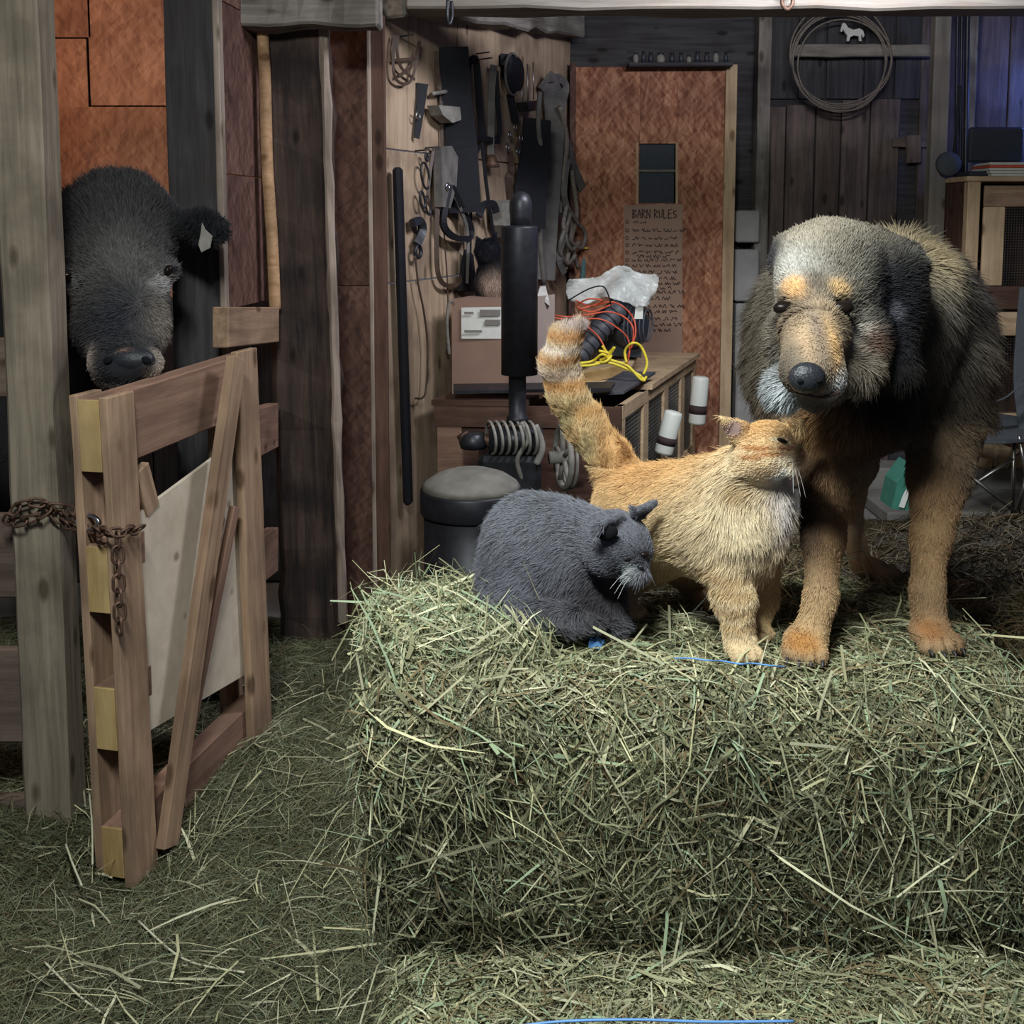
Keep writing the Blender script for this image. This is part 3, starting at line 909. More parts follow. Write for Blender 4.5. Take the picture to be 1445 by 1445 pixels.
# concrete slabs and firewood behind the chair
for i, (xa, xb, ya, yb, z) in enumerate(((1.75, 2.9, 5.0, 5.45, .07), (1.7, 2.95, 5.46, 5.66, .17))):
    tag(box('concrete_slab', (xa, ya, 0.001), (xb, yb, z), M['concrete'], bev=.01), ['front low concrete slab under the camp chair', 'higher concrete slab along the back wall behind the camp chair'][i], 'slab')
for i, (px, py, w, h, mt) in enumerate(((1378, 640, 38, 34, 'hutch'), (1408, 642, 26, 30, 'chip'), (1432, 645, 20, 24, 'chip'), (1456, 640, 28, 30, 'hutch'))):
    a, b = P(px - w / 2, py + h / 2, 5.5), P(px + w / 2, py - h / 2, 5.5)
    tag(board('firewood_chunk', ((a.x + b.x) / 2, 5.5, .172), ((a.x + b.x) / 2 + .01, 5.5, .172 + (b.z - a.z)), b.x - a.x, .11, (.2, -1, 0), M[mt], None, .015, .02, 3),
        ['leftmost, widest wood chunk on the slab behind the camp chair', 'ragged pale wood chunk second from the left on the slab', 'small pale wood chunk third from the left on the slab', 'rightmost wood chunk on the slab behind the camp chair'][i], 'wood', 'wood chunks on the slab')
gb = thing('green_bag', 'crumpled green and white feed bag on the floor behind the dog', 'bag', P(1275, 715, 4.3))
prism('bag_body', [P(1258, 718, 4.3), P(1266, 682, 4.3), P(1286, 655, 4.3), P(1300, 665, 4.3), P(1296, 722, 4.3)], (0, .14, .0), M['green'], gb)
strap('white_print', [P(1272, 716, 4.29), P(1280, 696, 4.29), P(1292, 682, 4.29)], .022, .003, (0, -1, 0), M['plastic_w'], gb)

# ------------------------------------------------------------------ long low hutch in the middle
hu, hv = Vector((.357, 1, 0)).normalized(), Vector((1, -.06, 0)).normalized()
NR = P(878, 566, 4.0); HZ = NR.z
NR = Vector((NR.x, 4.0, 0)); NL = NR - hv * .68; HL = 1.52
lh = thing('long_hutch', 'long low hutch with dark front and wire mesh doors under the clutter', 'hutch', NR - hv * .34 + hu * .7)
def HP(s, u, z): return NR - hv * (.68 - s) + hu * u + Vector((0, 0, z))
HN = Vector((hu.y, -hu.x, 0))
def slab4(name, s0, s1, u0, u1, z0, z1, mat, parent=lh):
    return prism(name, [HP(s0, u0, z0), HP(s1, u0, z0), HP(s1, u1, z0), HP(s0, u1, z0)], (0, 0, z1 - z0), mat, parent)
slab4('top_board', -.02, .33, -.02, HL, HZ - .02, HZ, M['hutch_dark'])
slab4('top_board', .335, .70, .42, HL, HZ - .02, HZ + .001, M['hutch'])
slab4('front_panel', 0, .66, 0, .018, .12, HZ - .10, M['hutch_dark'])
slab4('front_rail', -.01, .68, -.018, .0, HZ - .10, HZ - .021, M['hutch_dark'])
slab4('front_stile', 0, .09, -.015, 0, 0, HZ - .1, M['gate_dark'])
slab4('front_stile', .59, .68, -.015, 0, 0, HZ - .1, M['hutch_dark'])
slab4('bottom_board', 0, .66, .02, HL, .12, .14, M['hutch_dark'])
slab4('back_panel', 0, .66, HL - .02, HL, .14, HZ - .02, M['hutch_dark'])
for u in (0, .36, .40, .76, .80, 1.14, 1.18, HL - .06):
    slab4('side_stile', .655, .68, u, u + .05, 0, HZ - .02, M['hutch'])
slab4('side_top_rail', .656, .682, 0, HL, HZ - .07, HZ - .02, M['hutch'])
slab4('side_bottom_rail', .656, .682, 0, HL, .25, .31, M['hutch'])
for u in (.05, .45, .85, 1.2):
    wire('wire_mesh', HP(.668, u, .31), HP(.668, u + .32, HZ - .07), lh, .016, HN)
# sloping lid board and shallow tray on top
t = thing('shallow_tray', 'shallow yellow-brown wooden tray on the long hutch beside the cable', 'tray', HP(.45, .4, HZ))
board('front_lip', P(770, 543, 4.32), P(888, 520, 4.62), .05, .018, (.3, -1, 0), M['end'], t)
prism('base', [P(765, 545, 4.34), P(890, 521, 4.64), P(905, 498, 5.0), P(790, 512, 4.8)], (0, 0, .012), M['hutch'], t)
tag(prism('loose_lid', [P(820, 560, 4.1), P(880, 556, 4.1), P(925, 528, 4.5), P(880, 527, 4.5)], (0, 0, .01), M['hose']), 'grey sheet lying loose on the front corner of the long hutch', 'sheet')
tag(prism('dark_tray', [P(640, 556, 4.02), P(862, 552, 4.02), P(868, 543, 4.12), P(640, 546, 4.12)], (0, 0, .012), M['dkmetal']), 'dark flat strip along the front edge of the long hutch', 'board')
# feeder bottles
for i, (a, b, r, lab) in enumerate((((951, 580), (936, 640), .042, 'nearer white feeder bottle with dark label on the hutch side'), ((989, 531), (983, 598), .043, 'farther white feeder bottle with dark label on the hutch side'))):
    Y = 4.55 if i == 0 else 5.15
    A, B_ = P(*a, Y), P(*b, Y)
    ax = (A - B_); L = ax.length
    bt = thing('feeder_bottle', lab, 'bottle', B_, 'white feeder bottles')
    lathe('body', [(r * .88, 0), (r * .95, .01), (r * .93, L - .014), (r * .85, L - .004), (r * .5, L)], B_, M['plastic_w'], bt, 22, axis=ax)
    lathe('label_band', [(r * .965, L * .22), (r * .965, L * .40)], B_, M['ink'], [c for c in bt.children][0], 22, axis=ax)
# cardboard box
CY_ = 4.15
a, b = P(638, 543, CY_), P(733, 423, CY_)
cb = thing('cardboard_box', 'brown cardboard box with white label on the left of the long hutch', 'box', ((a.x + b.x) / 2, CY_ + .2, HZ))
c0, c1 = Vector((a.x, CY_, HZ + .002)), Vector((b.x - .03, CY_ - .02, HZ + .002))
bh = P(700, 423, CY_).z - HZ
dv = hu * .36
prism('carton', [c0, c1, c1 + dv, c0 + dv], (0, 0, bh), M['card'], cb)
q = P(770, 470, 4.42)
prism('side_face', [c1 + Vector((.002, 0, 0)), c1 + dv + Vector((.05, -.05, 0)), c1 + dv + Vector((.05, -.05, bh)), c1 + Vector((.002, 0, bh))], (.003, 0, 0), M['cardside'], cb)
prism('white_label', [P(651, 478, CY_ - .012), P(708, 478, CY_ - .020), P(708, 433, CY_ - .020), P(651, 434, CY_ - .012)], (0, .002, 0), M['white'], cb)
for (x0, y0, x1, y1) in ((677, 437, 706, 446), (684, 451, 706, 459), (655, 440, 668, 443), (655, 466, 680, 469)):
    prism('printed_block', [P(x0, y1, CY_ - .023), P(x1, y1, CY_ - .025), P(x1, y0, CY_ - .025), P(x0, y0, CY_ - .023)], (0, .001, 0), M['greyprint'], cb)
tag(prism('white_rag', [P(758, 418, 4.35), P(762, 405, 4.38), P(770, 404, 4.38), P(775, 424, 4.35), P(776, 432, 4.35), P(766, 424, 4.34)], (0, .05, .0), M['white']), 'crumpled white rag on the corner of the cardboard box', 'rag')
tag(tube('grey_cable', [P(640, 425, 4.12), P(633, 430, 4.12), P(631, 460, 4.12), P(634, 500, 4.12)], .006, M['beam']), 'short grey cable hanging at the left edge of the cardboard box', 'cable')

# blower (black machine with round motor and hose) under a clear bag
BYY = 4.75
bl = thing('leaf_blower', 'black blower machine with ribbed hose on the long hutch', 'machine', P(890, 505, BYY))
lathe('motor_housing', [(.0, -.06), (.07, -.055), (.095, -.03), (.1, 0), (.1, .04), (.07, .06), (0, .065)], P(885, 458, BYY), M['bluegrey'], bl, 28, axis=(.7, -.7, .1))
for k in range(6):
    rim_ring('cooling_rib', P(888 + k * 5, 458, BYY) + Vector((0, -.03, 0)), .09 - k * .004, .004, (.9, -.4, 0), M['hose'], bl)
prism('body', [P(845, 500, BYY), P(905, 505, BYY), P(905, 410, BYY), P(893, 380, BYY), P(880, 384, BYY), P(862, 430, BYY), P(835, 455, BYY)], (0, .12, 0), M['bluegrey'], bl)
pts = [P(815, 505, BYY - .2), P(845, 468, BYY - .15), P(875, 435, BYY - .1)]
tube('hose', pts, .042, M['hose'], bl, 14)
for k in range(9):
    p = pts[0].lerp(pts[2], k / 8)
    rim_ring('hose_rib', p, .044, .004, pts[2] - pts[0], M['bluegrey'], bl, seg=16)
tube('handle', [P(893, 415, BYY - .02), P(897, 405, BYY - .02), P(908, 408, BYY - .02), P(912, 425, BYY - .02)], .012, M['bluegrey'], bl)
prism('sticker', [P(895, 450, BYY - .1), P(907, 450, BYY - .1), P(908, 432, BYY - .1), P(897, 432, BYY - .1)], (0, .003, 0), M['plastic_w'], bl)
# clear plastic bag sheet draped over it
ctrl = [[(800, 392), (830, 394), (850, 390), (868, 372), (885, 376), (905, 388), (932, 386)],
        [(798, 405), (830, 400), (852, 398), (872, 385), (888, 392), (905, 404), (930, 400)],
        [(800, 422), (825, 420), (850, 408), (868, 402), (888, 408), (908, 420), (924, 414)],
        [(806, 424), (828, 432), (848, 418), (862, 420), (890, 430), (912, 436), (915, 428)]]
V, F = [], []
for i, row in enumerate(ctrl):
    for j, (x_, y_) in enumerate(row):
        V.append(P(x_, y_, BYY - .12 + .05 * ((i + j) % 2) + .04 * math.sin(j * 1.7 + i)))
for i in range(3):
    for j in range(6):
        F.append((i * 7 + j, i * 7 + j + 1, (i + 1) * 7 + j + 1, (i + 1) * 7 + j))
bg = mesh_obj('plastic_bag', V, F, M['bag'], smooth=True)
ss = bg.modifiers.new('s', 'SUBSURF'); ss.levels = ss.render_levels = 3
so = bg.modifiers.new('t', 'SOLIDIFY'); so.thickness = .0006
tx = bpy.data.textures.new('crumple', 'CLOUDS'); tx.noise_scale = .03
dm = bg.modifiers.new('d', 'DISPLACE'); dm.texture = tx; dm.strength = .02
tag(bg, 'crumpled translucent plastic bag draped over the black blower', 'bag')
# cords
CYY = 4.45
rc = thing('red_cord', 'tangled orange-red extension cord over the black blower', 'cord', P(830, 450, CYY))
for pts in ([(775, 443), (800, 447), (830, 444), (858, 440), (880, 447), (893, 462), (892, 485), (884, 505)],
            [(778, 448), (810, 452), (845, 450), (870, 462), (886, 478), (888, 500), (882, 520)],
            [(812, 424), (835, 432), (860, 426), (878, 432), (893, 448), (897, 470), (890, 492)],
            [(818, 436), (840, 430), (850, 424), (830, 422), (815, 432), (835, 440), (866, 428)],
            [(830, 462), (845, 476), (856, 498), (852, 505)]):
    tube('cord_strand', [P(x_, y_, CYY + .02 * math.sin(i * 2)) for i, (x_, y_) in enumerate(pts)], .0035, M['red'], rc, 6)
tag(tube('black_wire', [P(800, 425, 4.4), P(830, 408, 4.4), P(850, 404, 4.4), P(858, 415, 4.4), P(862, 430, 4.4)], .003, M['black']), 'thin black wire looping above the red cord', 'wire')
yr = thing('yellow_rope', 'yellow knotted rope lying on the wooden tray of the hutch', 'rope', P(850, 520, 4.3))
for pts in ([(812, 513), (835, 510), (850, 500), (862, 508), (885, 516), (905, 536), (912, 532)],
            [(756, 520), (790, 516), (830, 516), (860, 512), (900, 528), (910, 538)],
            [(850, 488), (858, 498), (867, 490), (858, 503), (846, 508)],
            [(884, 512), (882, 495), (893, 484), (905, 490), (913, 512), (908, 528)],
            [(845, 495), (862, 500), (855, 510), (840, 512)]):
    tube('rope_strand', [P(x_, y_, 4.3 + .012 * math.sin(i * 2.3)) for i, (x_, y_) in enumerate(pts)], .0055, M['yellow'], yr, 7)

# ------------------------------------------------------------------ engine with muffler, fins and flywheel; drum
EY = 3.75
en = thing('stationary_engine', 'old black engine with tall muffler, cooling fins and flywheel', 'engine', (P(733, 0, EY).x, EY, 0))
cxp = P(733, 420, EY).x
def ez(py): return P(733, py, EY).z
r = 26 * EY / FPX
lathe('muffler', [(r, ez(528)), (r, ez(322)), (r * .97, ez(319)), (.03, ez(318))], (cxp, EY, 0), M['muffler'], en)
r2 = 16 * EY / FPX
lathe('muffler_cap', [(r2 * .9, ez(322)), (r2 * .95, ez(305)), (r2, ez(298)), (r2, ez(285)), (r2 * .75, ez(275)), (r2 * .35, ez(270.5)), (0.001, ez(270))], (cxp + .004, EY, 0), M['dkmetal'], en)
r3 = 12.5 * EY / FPX
lathe('exhaust_pipe', [(r3 * 1.25, ez(596)), (r3 * 1.25, ez(588)), (r3, ez(586)), (r3, ez(528)), (r * .9, ez(524))], (cxp - .007, EY, 0), M['muffler'], en)
for i in range(7):
    xx = 693 + i * 9.5
    rim_ring('cooling_fin', P(xx, 618, EY - .02), .056, .0055, (1, .25, .1), M['dustmetal'], en, ry=.075, seg=22)
tube('cylinder', [P(690, 620, EY), P(765, 622, EY)], .048, M['dkmetal'], en, 18)
tube('intake_pipe', [P(652, 612, EY), P(660, 622, EY), P(680, 620, EY), P(700, 625, EY)], .022, M['rust'], en, 12)
lathe('intake_cup', [(.045, 0), (.05, .02), (.04, .05), (.03, .055)], P(668, 632, EY), M['dkmetal'], en, 18)
tube('valve_rod', [P(755, 600, EY - .05), P(765, 630, EY - .05), P(757, 655, EY - .05)], .012, M['dustmetal'], en, 10)
box('engine_block', (P(672, 0, EY).x, EY - .05, 0), (P(765, 0, EY).x, EY + .16, ez(640)), M['dkmetal'], en, .02)
fc = P(795, 645, EY - .02)
rim_ring('flywheel', fc, .105, .011, (1, .22, 0), M['dustmetal'], en, seg=32)
rim_ring('flywheel', fc + Vector((.02, 0, 0)), .105, .006, (1, .22, 0), M['dustmetal'], en, seg=32)
lathe('hub', [(.022, -.05), (.022, .03)], fc, M['dustmetal'], en, 16, axis=(1, .22, 0))
fa = Vector((1, .22, 0)).normalized(); fb = fa.cross(Vector((0, 0, 1)))
for k in range(5):
    a = 2 * math.pi * k / 5 + .5
    tube('spoke', [fc, fc + (fb * math.cos(a) + Vector((0, 0, 1)) * math.sin(a)) * .104], .009, M['dustmetal'], en, 8)
tube('hose_line', [P(735, 596, EY - .06), P(745, 620, EY - .06), P(730, 650, EY - .06), P(742, 690, EY - .03)], .008, M['dustmetal'], en, 8)
DRY = 3.4
db = P(665, 690, DRY); db.z = 0
rr = 74 * DRY / FPX
zr = P(665, 704, DRY).z + .034
dm_ = thing('metal_drum', 'round black drum with dusty domed lid behind the grey cat', 'drum', db)
lathe('drum_body', [(rr * .93, 0), (rr * .93, zr * .3), (rr * .95, zr * .32), (rr * .93, zr * .34), (rr * .93, zr - .06)], db, M['muffler'], dm_, 40)
lid_ = lathe('lid', [(rr * .99, zr - .075), (rr, zr - .07), (rr, zr - .005), (rr * .98, zr), (rr * .9, zr + .012)], db, M['muffler'], dm_, 40)
lathe('domed_top', [(rr * .975, zr + .002), (rr * .9, zr + .020), (rr * .7, zr + .042), (rr * .4, zr + .058), (.001, zr + .063)], db, M['dust'], lid_, 40)

# ------------------------------------------------------------------ tack hanging on the tool wall
def hang(name, label, cat, px, py, off=.02): return thing(name, label, cat, W(px, py, off), 'tack hanging on the tool wall')
SN = (WN * .45 + Vector((0, -1, 0))).normalized()
def wp(pts, off=.02): return [W(a, b, off) for a, b in pts]
def wnail(px, py, parent=None, L=.06, lab=None):
    p = W(px, py, 0)
    o = tube('nail', [p, p + WN * L + Vector((0, 0, .004))], .0028, M['dkmetal'], parent, 6)
    return o
t = hang('bridle_loops', 'small tangle of brown leather loops, leftmost on the top of the tool wall', 'tack', 573, 85)
for pts in ([(558, 50), (555, 75), (556, 105), (565, 117), (578, 116), (586, 95), (592, 60)], [(562, 50), (560, 70), (566, 95), (585, 112)], [(592, 58), (588, 75), (580, 95), (562, 108)], [(558, 85), (570, 84), (588, 82)]):
    strap('strap', wp(pts, .025), .010, .004, SN, M['leather'], t)
wnail(562, 52, t)
t = hang('short_strap', 'short black strap with small buckle under the leather loops', 'strap', 592, 155)
strap('strap', wp([(596, 118), (594, 145), (588, 195)]), .045, .006, SN, M['black'], t, w_end=.02)
rim_ring('buckle', W(590, 163, .03), .014, .003, WN, M['metal'], t)
t = hang('long_black_bar', 'long straight black bar standing against the left edge of the tool wall', 'bar', 562, 470)
board('bar', W(561, 236, .035), W(576, 712, .035), .042, .03, WN, M['black'], t, .01)
t = hang('hames_hook', 'thin metal hook shape with rounded cup, left of the wide black strap', 'hook', 618, 120)
strap('arm', wp([(616, 72), (617, 100), (620, 125), (612, 132)]), .018, .006, SN, M['leather'], t)
tube('rod', wp([(624, 78), (632, 105), (637, 122), (640, 128)]), .006, M['metal'], t)
tube('crossbar', wp([(611, 132), (625, 130), (641, 127)], .03), .008, M['dustmetal'], t)
t = hang('metal_scoop', 'rounded grey metal scoop left of the wide black strap', 'scoop', 618, 162)
prism('bowl', wp([(602, 149), (636, 152), (634, 170), (622, 174), (608, 163)]), WN * .05, M['dustmetal'], t)
strap('handle', wp([(622, 135), (623, 170), (624, 215)], .015), .012, .005, SN, M['leather'], t)
t = hang('wide_strap', 'wide long black harness strap hanging in the middle of the tool wall', 'strap', 645, 180)
strap('strap', wp([(640, 66), (644, 140), (652, 210), (656, 300)], .06), 0.115, .008, SN, M['black'], t, w_end=.13)
strap('edge_binding', wp([(655, 66), (660, 140), (669, 210), (674, 300)], .075), .010, .006, SN, M['greyleather'], t)
t = hang('looped_reins', 'black leather reins folded in a narrow loop over two nails', 'reins', 668, 140)
strap('rein', wp([(662, 196), (659, 150), (659, 100), (665, 85), (672, 88), (676, 140), (681, 195)], .03), .028, .006, SN, M['black'], t)
strap('rein', wp([(664, 196), (680, 195), (704, 200)], .034), .022, .012, SN, M['black'], t)
strap('rein', wp([(680, 200), (670, 225), (665, 260), (664, 310), (663, 370)], .034), .012, .005, SN, M['black'], t)
strap('rein', wp([(680, 200), (684, 240), (690, 290), (697, 335)], .04), .014, .006, SN, M['black'], t)
wnail(672, 76, t); wnail(676, 84, t)
t = hang('bell_strap', 'grey-black strap ending in a small bell right of the folded reins', 'strap', 695, 175)
strap('strap', wp([(697, 92), (694, 120), (693, 160), (692, 218)], .03), .030, .007, SN, M['greyleather'], t)
strap('strap', wp([(700, 100), (702, 140), (704, 190), (690, 200)], .036), .02, .006, SN, M['black'], t)
lathe('bell', [(.01, .05), (.018, .045), (.026, .02), (.034, 0), (.03, 0)], W(694, 236, .03), M['rust'], t, 18)
t = hang('oval_pad', 'black oval leather pad with a pale rim near the top of the tool wall', 'pad', 724, 105)
q = Vector((0, 0, 1)).rotation_difference(WN)
lathe('pad', [(.001, .03), (.07, .026), (.085, .012), (.09, 0), (.085, -.01)], W(724, 105, .03), M['black'], t, 28, axis=WN)
t.children[0].scale = (1, 1, .66) if False else (1, 1, 1)
rim_ring('rim', W(724, 105, .05), .088, .006, WN, M['greyleather'], t)
strap('tab', wp([(714, 76), (714, 92)], .03), .05, .008, SN, M['black'], t)
for px_, y0, y1 in ((744, 90, 150), (752, 88, 140), (736, 118, 150)):
    tube('pin', wp([(px_, y0), (px_ + 1, y1)], .03), .003, M['metal'], t)
t = hang('dark_mallet', 'small dark block on a stem below the oval pad', 'tool', 722, 145)
strap('stem', wp([(720, 133), (723, 150), (727, 172)], .03), .03, .02, SN, M['black'], t)
t = hang('grey_block', 'small grey hoof shaped block right of the dark stem', 'tool', 740, 148)
prism('block', wp([(728, 145), (748, 142), (747, 156), (733, 158)]), WN * .05, M['dkmetal'], t)
t = hang('ring_snaps', 'bunch of small metal rings and snaps below the oval pad', 'snap', 725, 200)
for (a, b, R_) in ((716, 208, .016), (731, 214, .016), (735, 195, .018), (727, 180, .015), (719, 190, .013)):
    rim_ring('ring', W(a, b, .03), R_, .0035, WN, M['metal'], t)
strap('strap', wp([(728, 172), (733, 190), (728, 212)], .025), .014, .005, SN, M['leather'], t)
t = hang('brown_strap', 'narrow brown leather strap hanging below the metal rings', 'strap', 721, 245)
strap('strap', wp([(720, 214), (722, 240), (718, 250), (722, 285)], .022), .026, .005, SN, M['leather'], t)
t = hang('leather_fender', 'broad black leather fender hanging right of the rings', 'leather', 750, 240)
strap('fender', wp([(758, 168), (755, 220), (748, 270), (746, 322)], .075), .13, .012, SN, M['black'], t, w_end=.16)
# bundle of grey hames
for i, (pts, w, lab) in enumerate((
        ([(770, 112), (778, 130), (782, 170), (778, 240), (772, 320), (768, 395)], .10, 'widest long grey leather strap of the bundle beside the door'),
        ([(775, 110), (790, 112), (797, 125), (790, 160), (792, 230), (786, 300)], .04, 'grey hooked strap curving over the top of the bundle beside the door'),
        ([(798, 200), (806, 230), (822, 268), (832, 282)], .045, 'grey strap slanting right over the door edge'),
        ([(800, 225), (795, 270), (800, 310), (788, 360), (795, 385)], .03, 'thin pale rope-like strap low in the bundle beside the door'))):
    o = strap('grey_strap', wp(pts, .05 + .015 * i), w, .02, SN, M['greyleather'])
    tag(o, lab, 'strap', 'grey straps beside the door')
for i, (pts, lab) in enumerate((
        ([(762, 130), (760, 180), (766, 240), (762, 330), (768, 400)], 'pale grey rope hanging left in the bundle beside the door'),
        ([(790, 150), (800, 200), (794, 260), (806, 320), (798, 380)], 'grey rope hanging in the middle of the bundle beside the door'),
        ([(806, 240), (814, 300), (806, 340), (816, 378)], 'grey rope hanging right in the bundle beside the door'))):
    tag(tube('hanging_rope', wp(pts, .09), .012, M['rope'] if i else M['greyleather'], sides=8), lab, 'rope', 'ropes beside the door')
t = hang('halter', 'pale grey rope halter knotted low beside the door', 'halter', 805, 330, .1)
for pts in ([(800, 290), (812, 310), (826, 330), (820, 350), (805, 340), (795, 320), (800, 290)], [(798, 320), (790, 350), (800, 372), (812, 360)], [(806, 300), (798, 330), (806, 352), (818, 340)]):
    tube('rope', wp(pts, .11), .010, M['beam'], t, 8)
t = hang('steel_clip', 'steel clip on the grey strap at the door edge', 'clip', 834, 285, .07)
prism('clip', wp([(828, 278), (838, 276), (840, 288), (830, 290)], .07), WN * .03, M['dkmetal'], t)
t = hang('teal_rope', 'dull teal rope end with yellow whipping at the door edge', 'rope', 824, 360, .08)
tube('rope', wp([(826, 295), (827, 330), (825, 352), (822, 395)], .09), .014, plain('teal_rope', (.10, .19, .20), .85), t, 8)
rim_ring('whipping', W(825, 350, .1), .018, .004, (0, 0, 1), M['yellow'], t)
# lower left group
t = hang('oval_chain', 'oval steel loops hung as a chain from a nail at mid height', 'chain', 600, 260)
for (a, b, rx, ry) in ((602, 222, .010, .014), (600, 248, .030, .050), (596, 282, .018, .032), (604, 290, .018, .036)):
    rim_ring('loop', W(a, b, .03), ry, .0045, WN, M['dkmetal'], t, ry=rx, seg=22)
wnail(586, 213, t); wnail(600, 209, t)
for c_ in t.children: pass
t = hang('leather_bag', 'narrow dusty leather pouch hanging right of the oval chain', 'pouch', 622, 250)
prism('pouch', wp([(611, 208), (626, 206), (635, 222), (633, 262), (624, 294), (613, 292), (612, 250)]), WN * .035, M['greyleather'], t)
strap('strap', wp([(612, 210), (606, 250), (604, 285), (614, 294)], .03), .012, .004, SN, M['leather'], t)
t = hang('stirrup', 'black leather stirrup loop hanging at mid height of the tool wall', 'stirrup', 643, 305)
strap('stirrup_loop', wp([(634, 262), (628, 290), (626, 318), (640, 334), (660, 336), (664, 322), (652, 296), (636, 262)], .045), .022, .03, SN, M['black'], t)
strap('stirrup_strap', wp([(629, 245), (636, 265), (650, 295), (660, 330), (659, 400)], .05), .012, .006, SN, M['greyleather'], t)
rim_ring('shiny_ring', W(632, 263, .06), .012, .004, WN, M['chrome'], t)
t = hang('snap_lead', 'dark snap hook with hanging cord below the oval chain', 'snap', 590, 330)
strap('strap', wp([(582, 315), (592, 312), (596, 325), (588, 345)], .03), .03, .02, SN, M['dkmetal'], t)
rim_ring('ring', W(590, 355, .03), .022, .008, WN, M['dkmetal'], t)
tube('cord', wp([(586, 360), (590, 400), (598, 440), (603, 490), (600, 555), (586, 562)], .03), .004, M['leather'], t)
t = hang('long_rein', 'long dark brown rein curving down the lower tool wall', 'reins', 620, 380)
strap('rein', wp([(617, 294), (616, 340), (618, 385), (628, 402), (646, 400), (655, 380)], .03), .018, .006, SN, M['leather'], t)
tube('line', wp([(624, 296), (628, 350), (632, 420), (630, 500)], .02), .003, M['leather'], t)
t = hang('grey_feed_scoop', 'pale grey scoop hanging left of the muffler cap', 'scoop', 705, 300)
prism('scoop', wp([(690, 288), (705, 282), (722, 292), (726, 325), (700, 335), (692, 318)]), WN * .06, M['dustmetal'], t)
strap('dark_strap', wp([(676, 305), (682, 290), (696, 288), (700, 300)], .09), .03, .008, SN, M['black'], t)
t = hang('horn_tip', 'dark pointed leather piece low on the tool wall behind the cardboard box', 'leather', 655, 370)
prism('flap', wp([(645, 410), (650, 372), (655, 352), (662, 360), (667, 412)]), WN * .02, M['black'], t)
tag(tube('coat_hook', [P(632, 0, 3.74), P(631, 22, 3.74), P(634, 34, 3.73), P(638, 22, 3.74), P(637, 2, 3.75)], .006, M['dkmetal']), 'dark iron hook hanging from the beam above the tool wall', 'hook')
tag(tube('beam_ring', [P(1104, -6, 3.74), P(1104, 6, 3.74), P(1111, 13, 3.73), P(1118, 6, 3.74), P(1118, -6, 3.74)], .007, M['rust']), 'rusty ring hanging from the pale beam above the lasso', 'hook')


# ------------------------------------------------------------------ hay
def vnoise(p, scale, seed=0):
    """cheap smooth value noise on numpy points, about -1..1"""
    q = np.asarray(p) * scale + seed * 17.31
    out = np.zeros(len(q))
    amp = 1.0
    for o in range(3):
        a = np.sin(q[:, 0] * 1.7 + 2.1 * np.sin(q[:, 1] * 1.3 + o)) + np.sin(q[:, 1] * 1.9 + 1.7 * np.sin(q[:, 2] * 1.1 + 2 * o)) + np.sin(q[:, 2] * 1.6 + 1.9 * np.sin(q[:, 0] * 1.2 + 3 * o))
        out += amp * a / 3
        q = q * 2.03 + 5.1
        amp *= 0.5
    return out / 1.5


HAYPAL = np.array([(.30, .29, .17), (.24, .25, .14), (.17, .17, .10), (.38, .36, .24), (.20, .15, .08), (.28, .35, .22), (.48, .45, .27), (.60, .58, .40)])
def mesh_from_np(name, V, F, cols, mat, parent=None, origin=(0, 0, 0), smooth=False):
    me = bpy.data.meshes.new(name)
    V = np.asarray(V, dtype=np.float32) - np.asarray(origin, dtype=np.float32)
    F = np.asarray(F, dtype=np.int32)
    me.vertices.add(len(V)); me.vertices.foreach_set('co', V.ravel())
    k = F.shape[1]
    me.loops.add(F.size); me.loops.foreach_set('vertex_index', F.ravel())
    me.polygons.add(len(F))
    me.polygons.foreach_set('loop_start', np.arange(0, F.size, k, dtype=np.int32))
    if smooth: me.polygons.foreach_set('use_smooth', np.ones(len(F), dtype=bool))
    me.update(calc_edges=True)
    at = me.attributes.new('Col', 'FLOAT_COLOR', 'POINT')
    c4 = np.ones((len(V), 4), dtype=np.float32); c4[:, :3] = cols
    at.data.foreach_set('color', c4.ravel())
    me.materials.append(mat)
    o = bpy.data.objects.new(name, me)
    o.location = origin
    return link(o, parent)


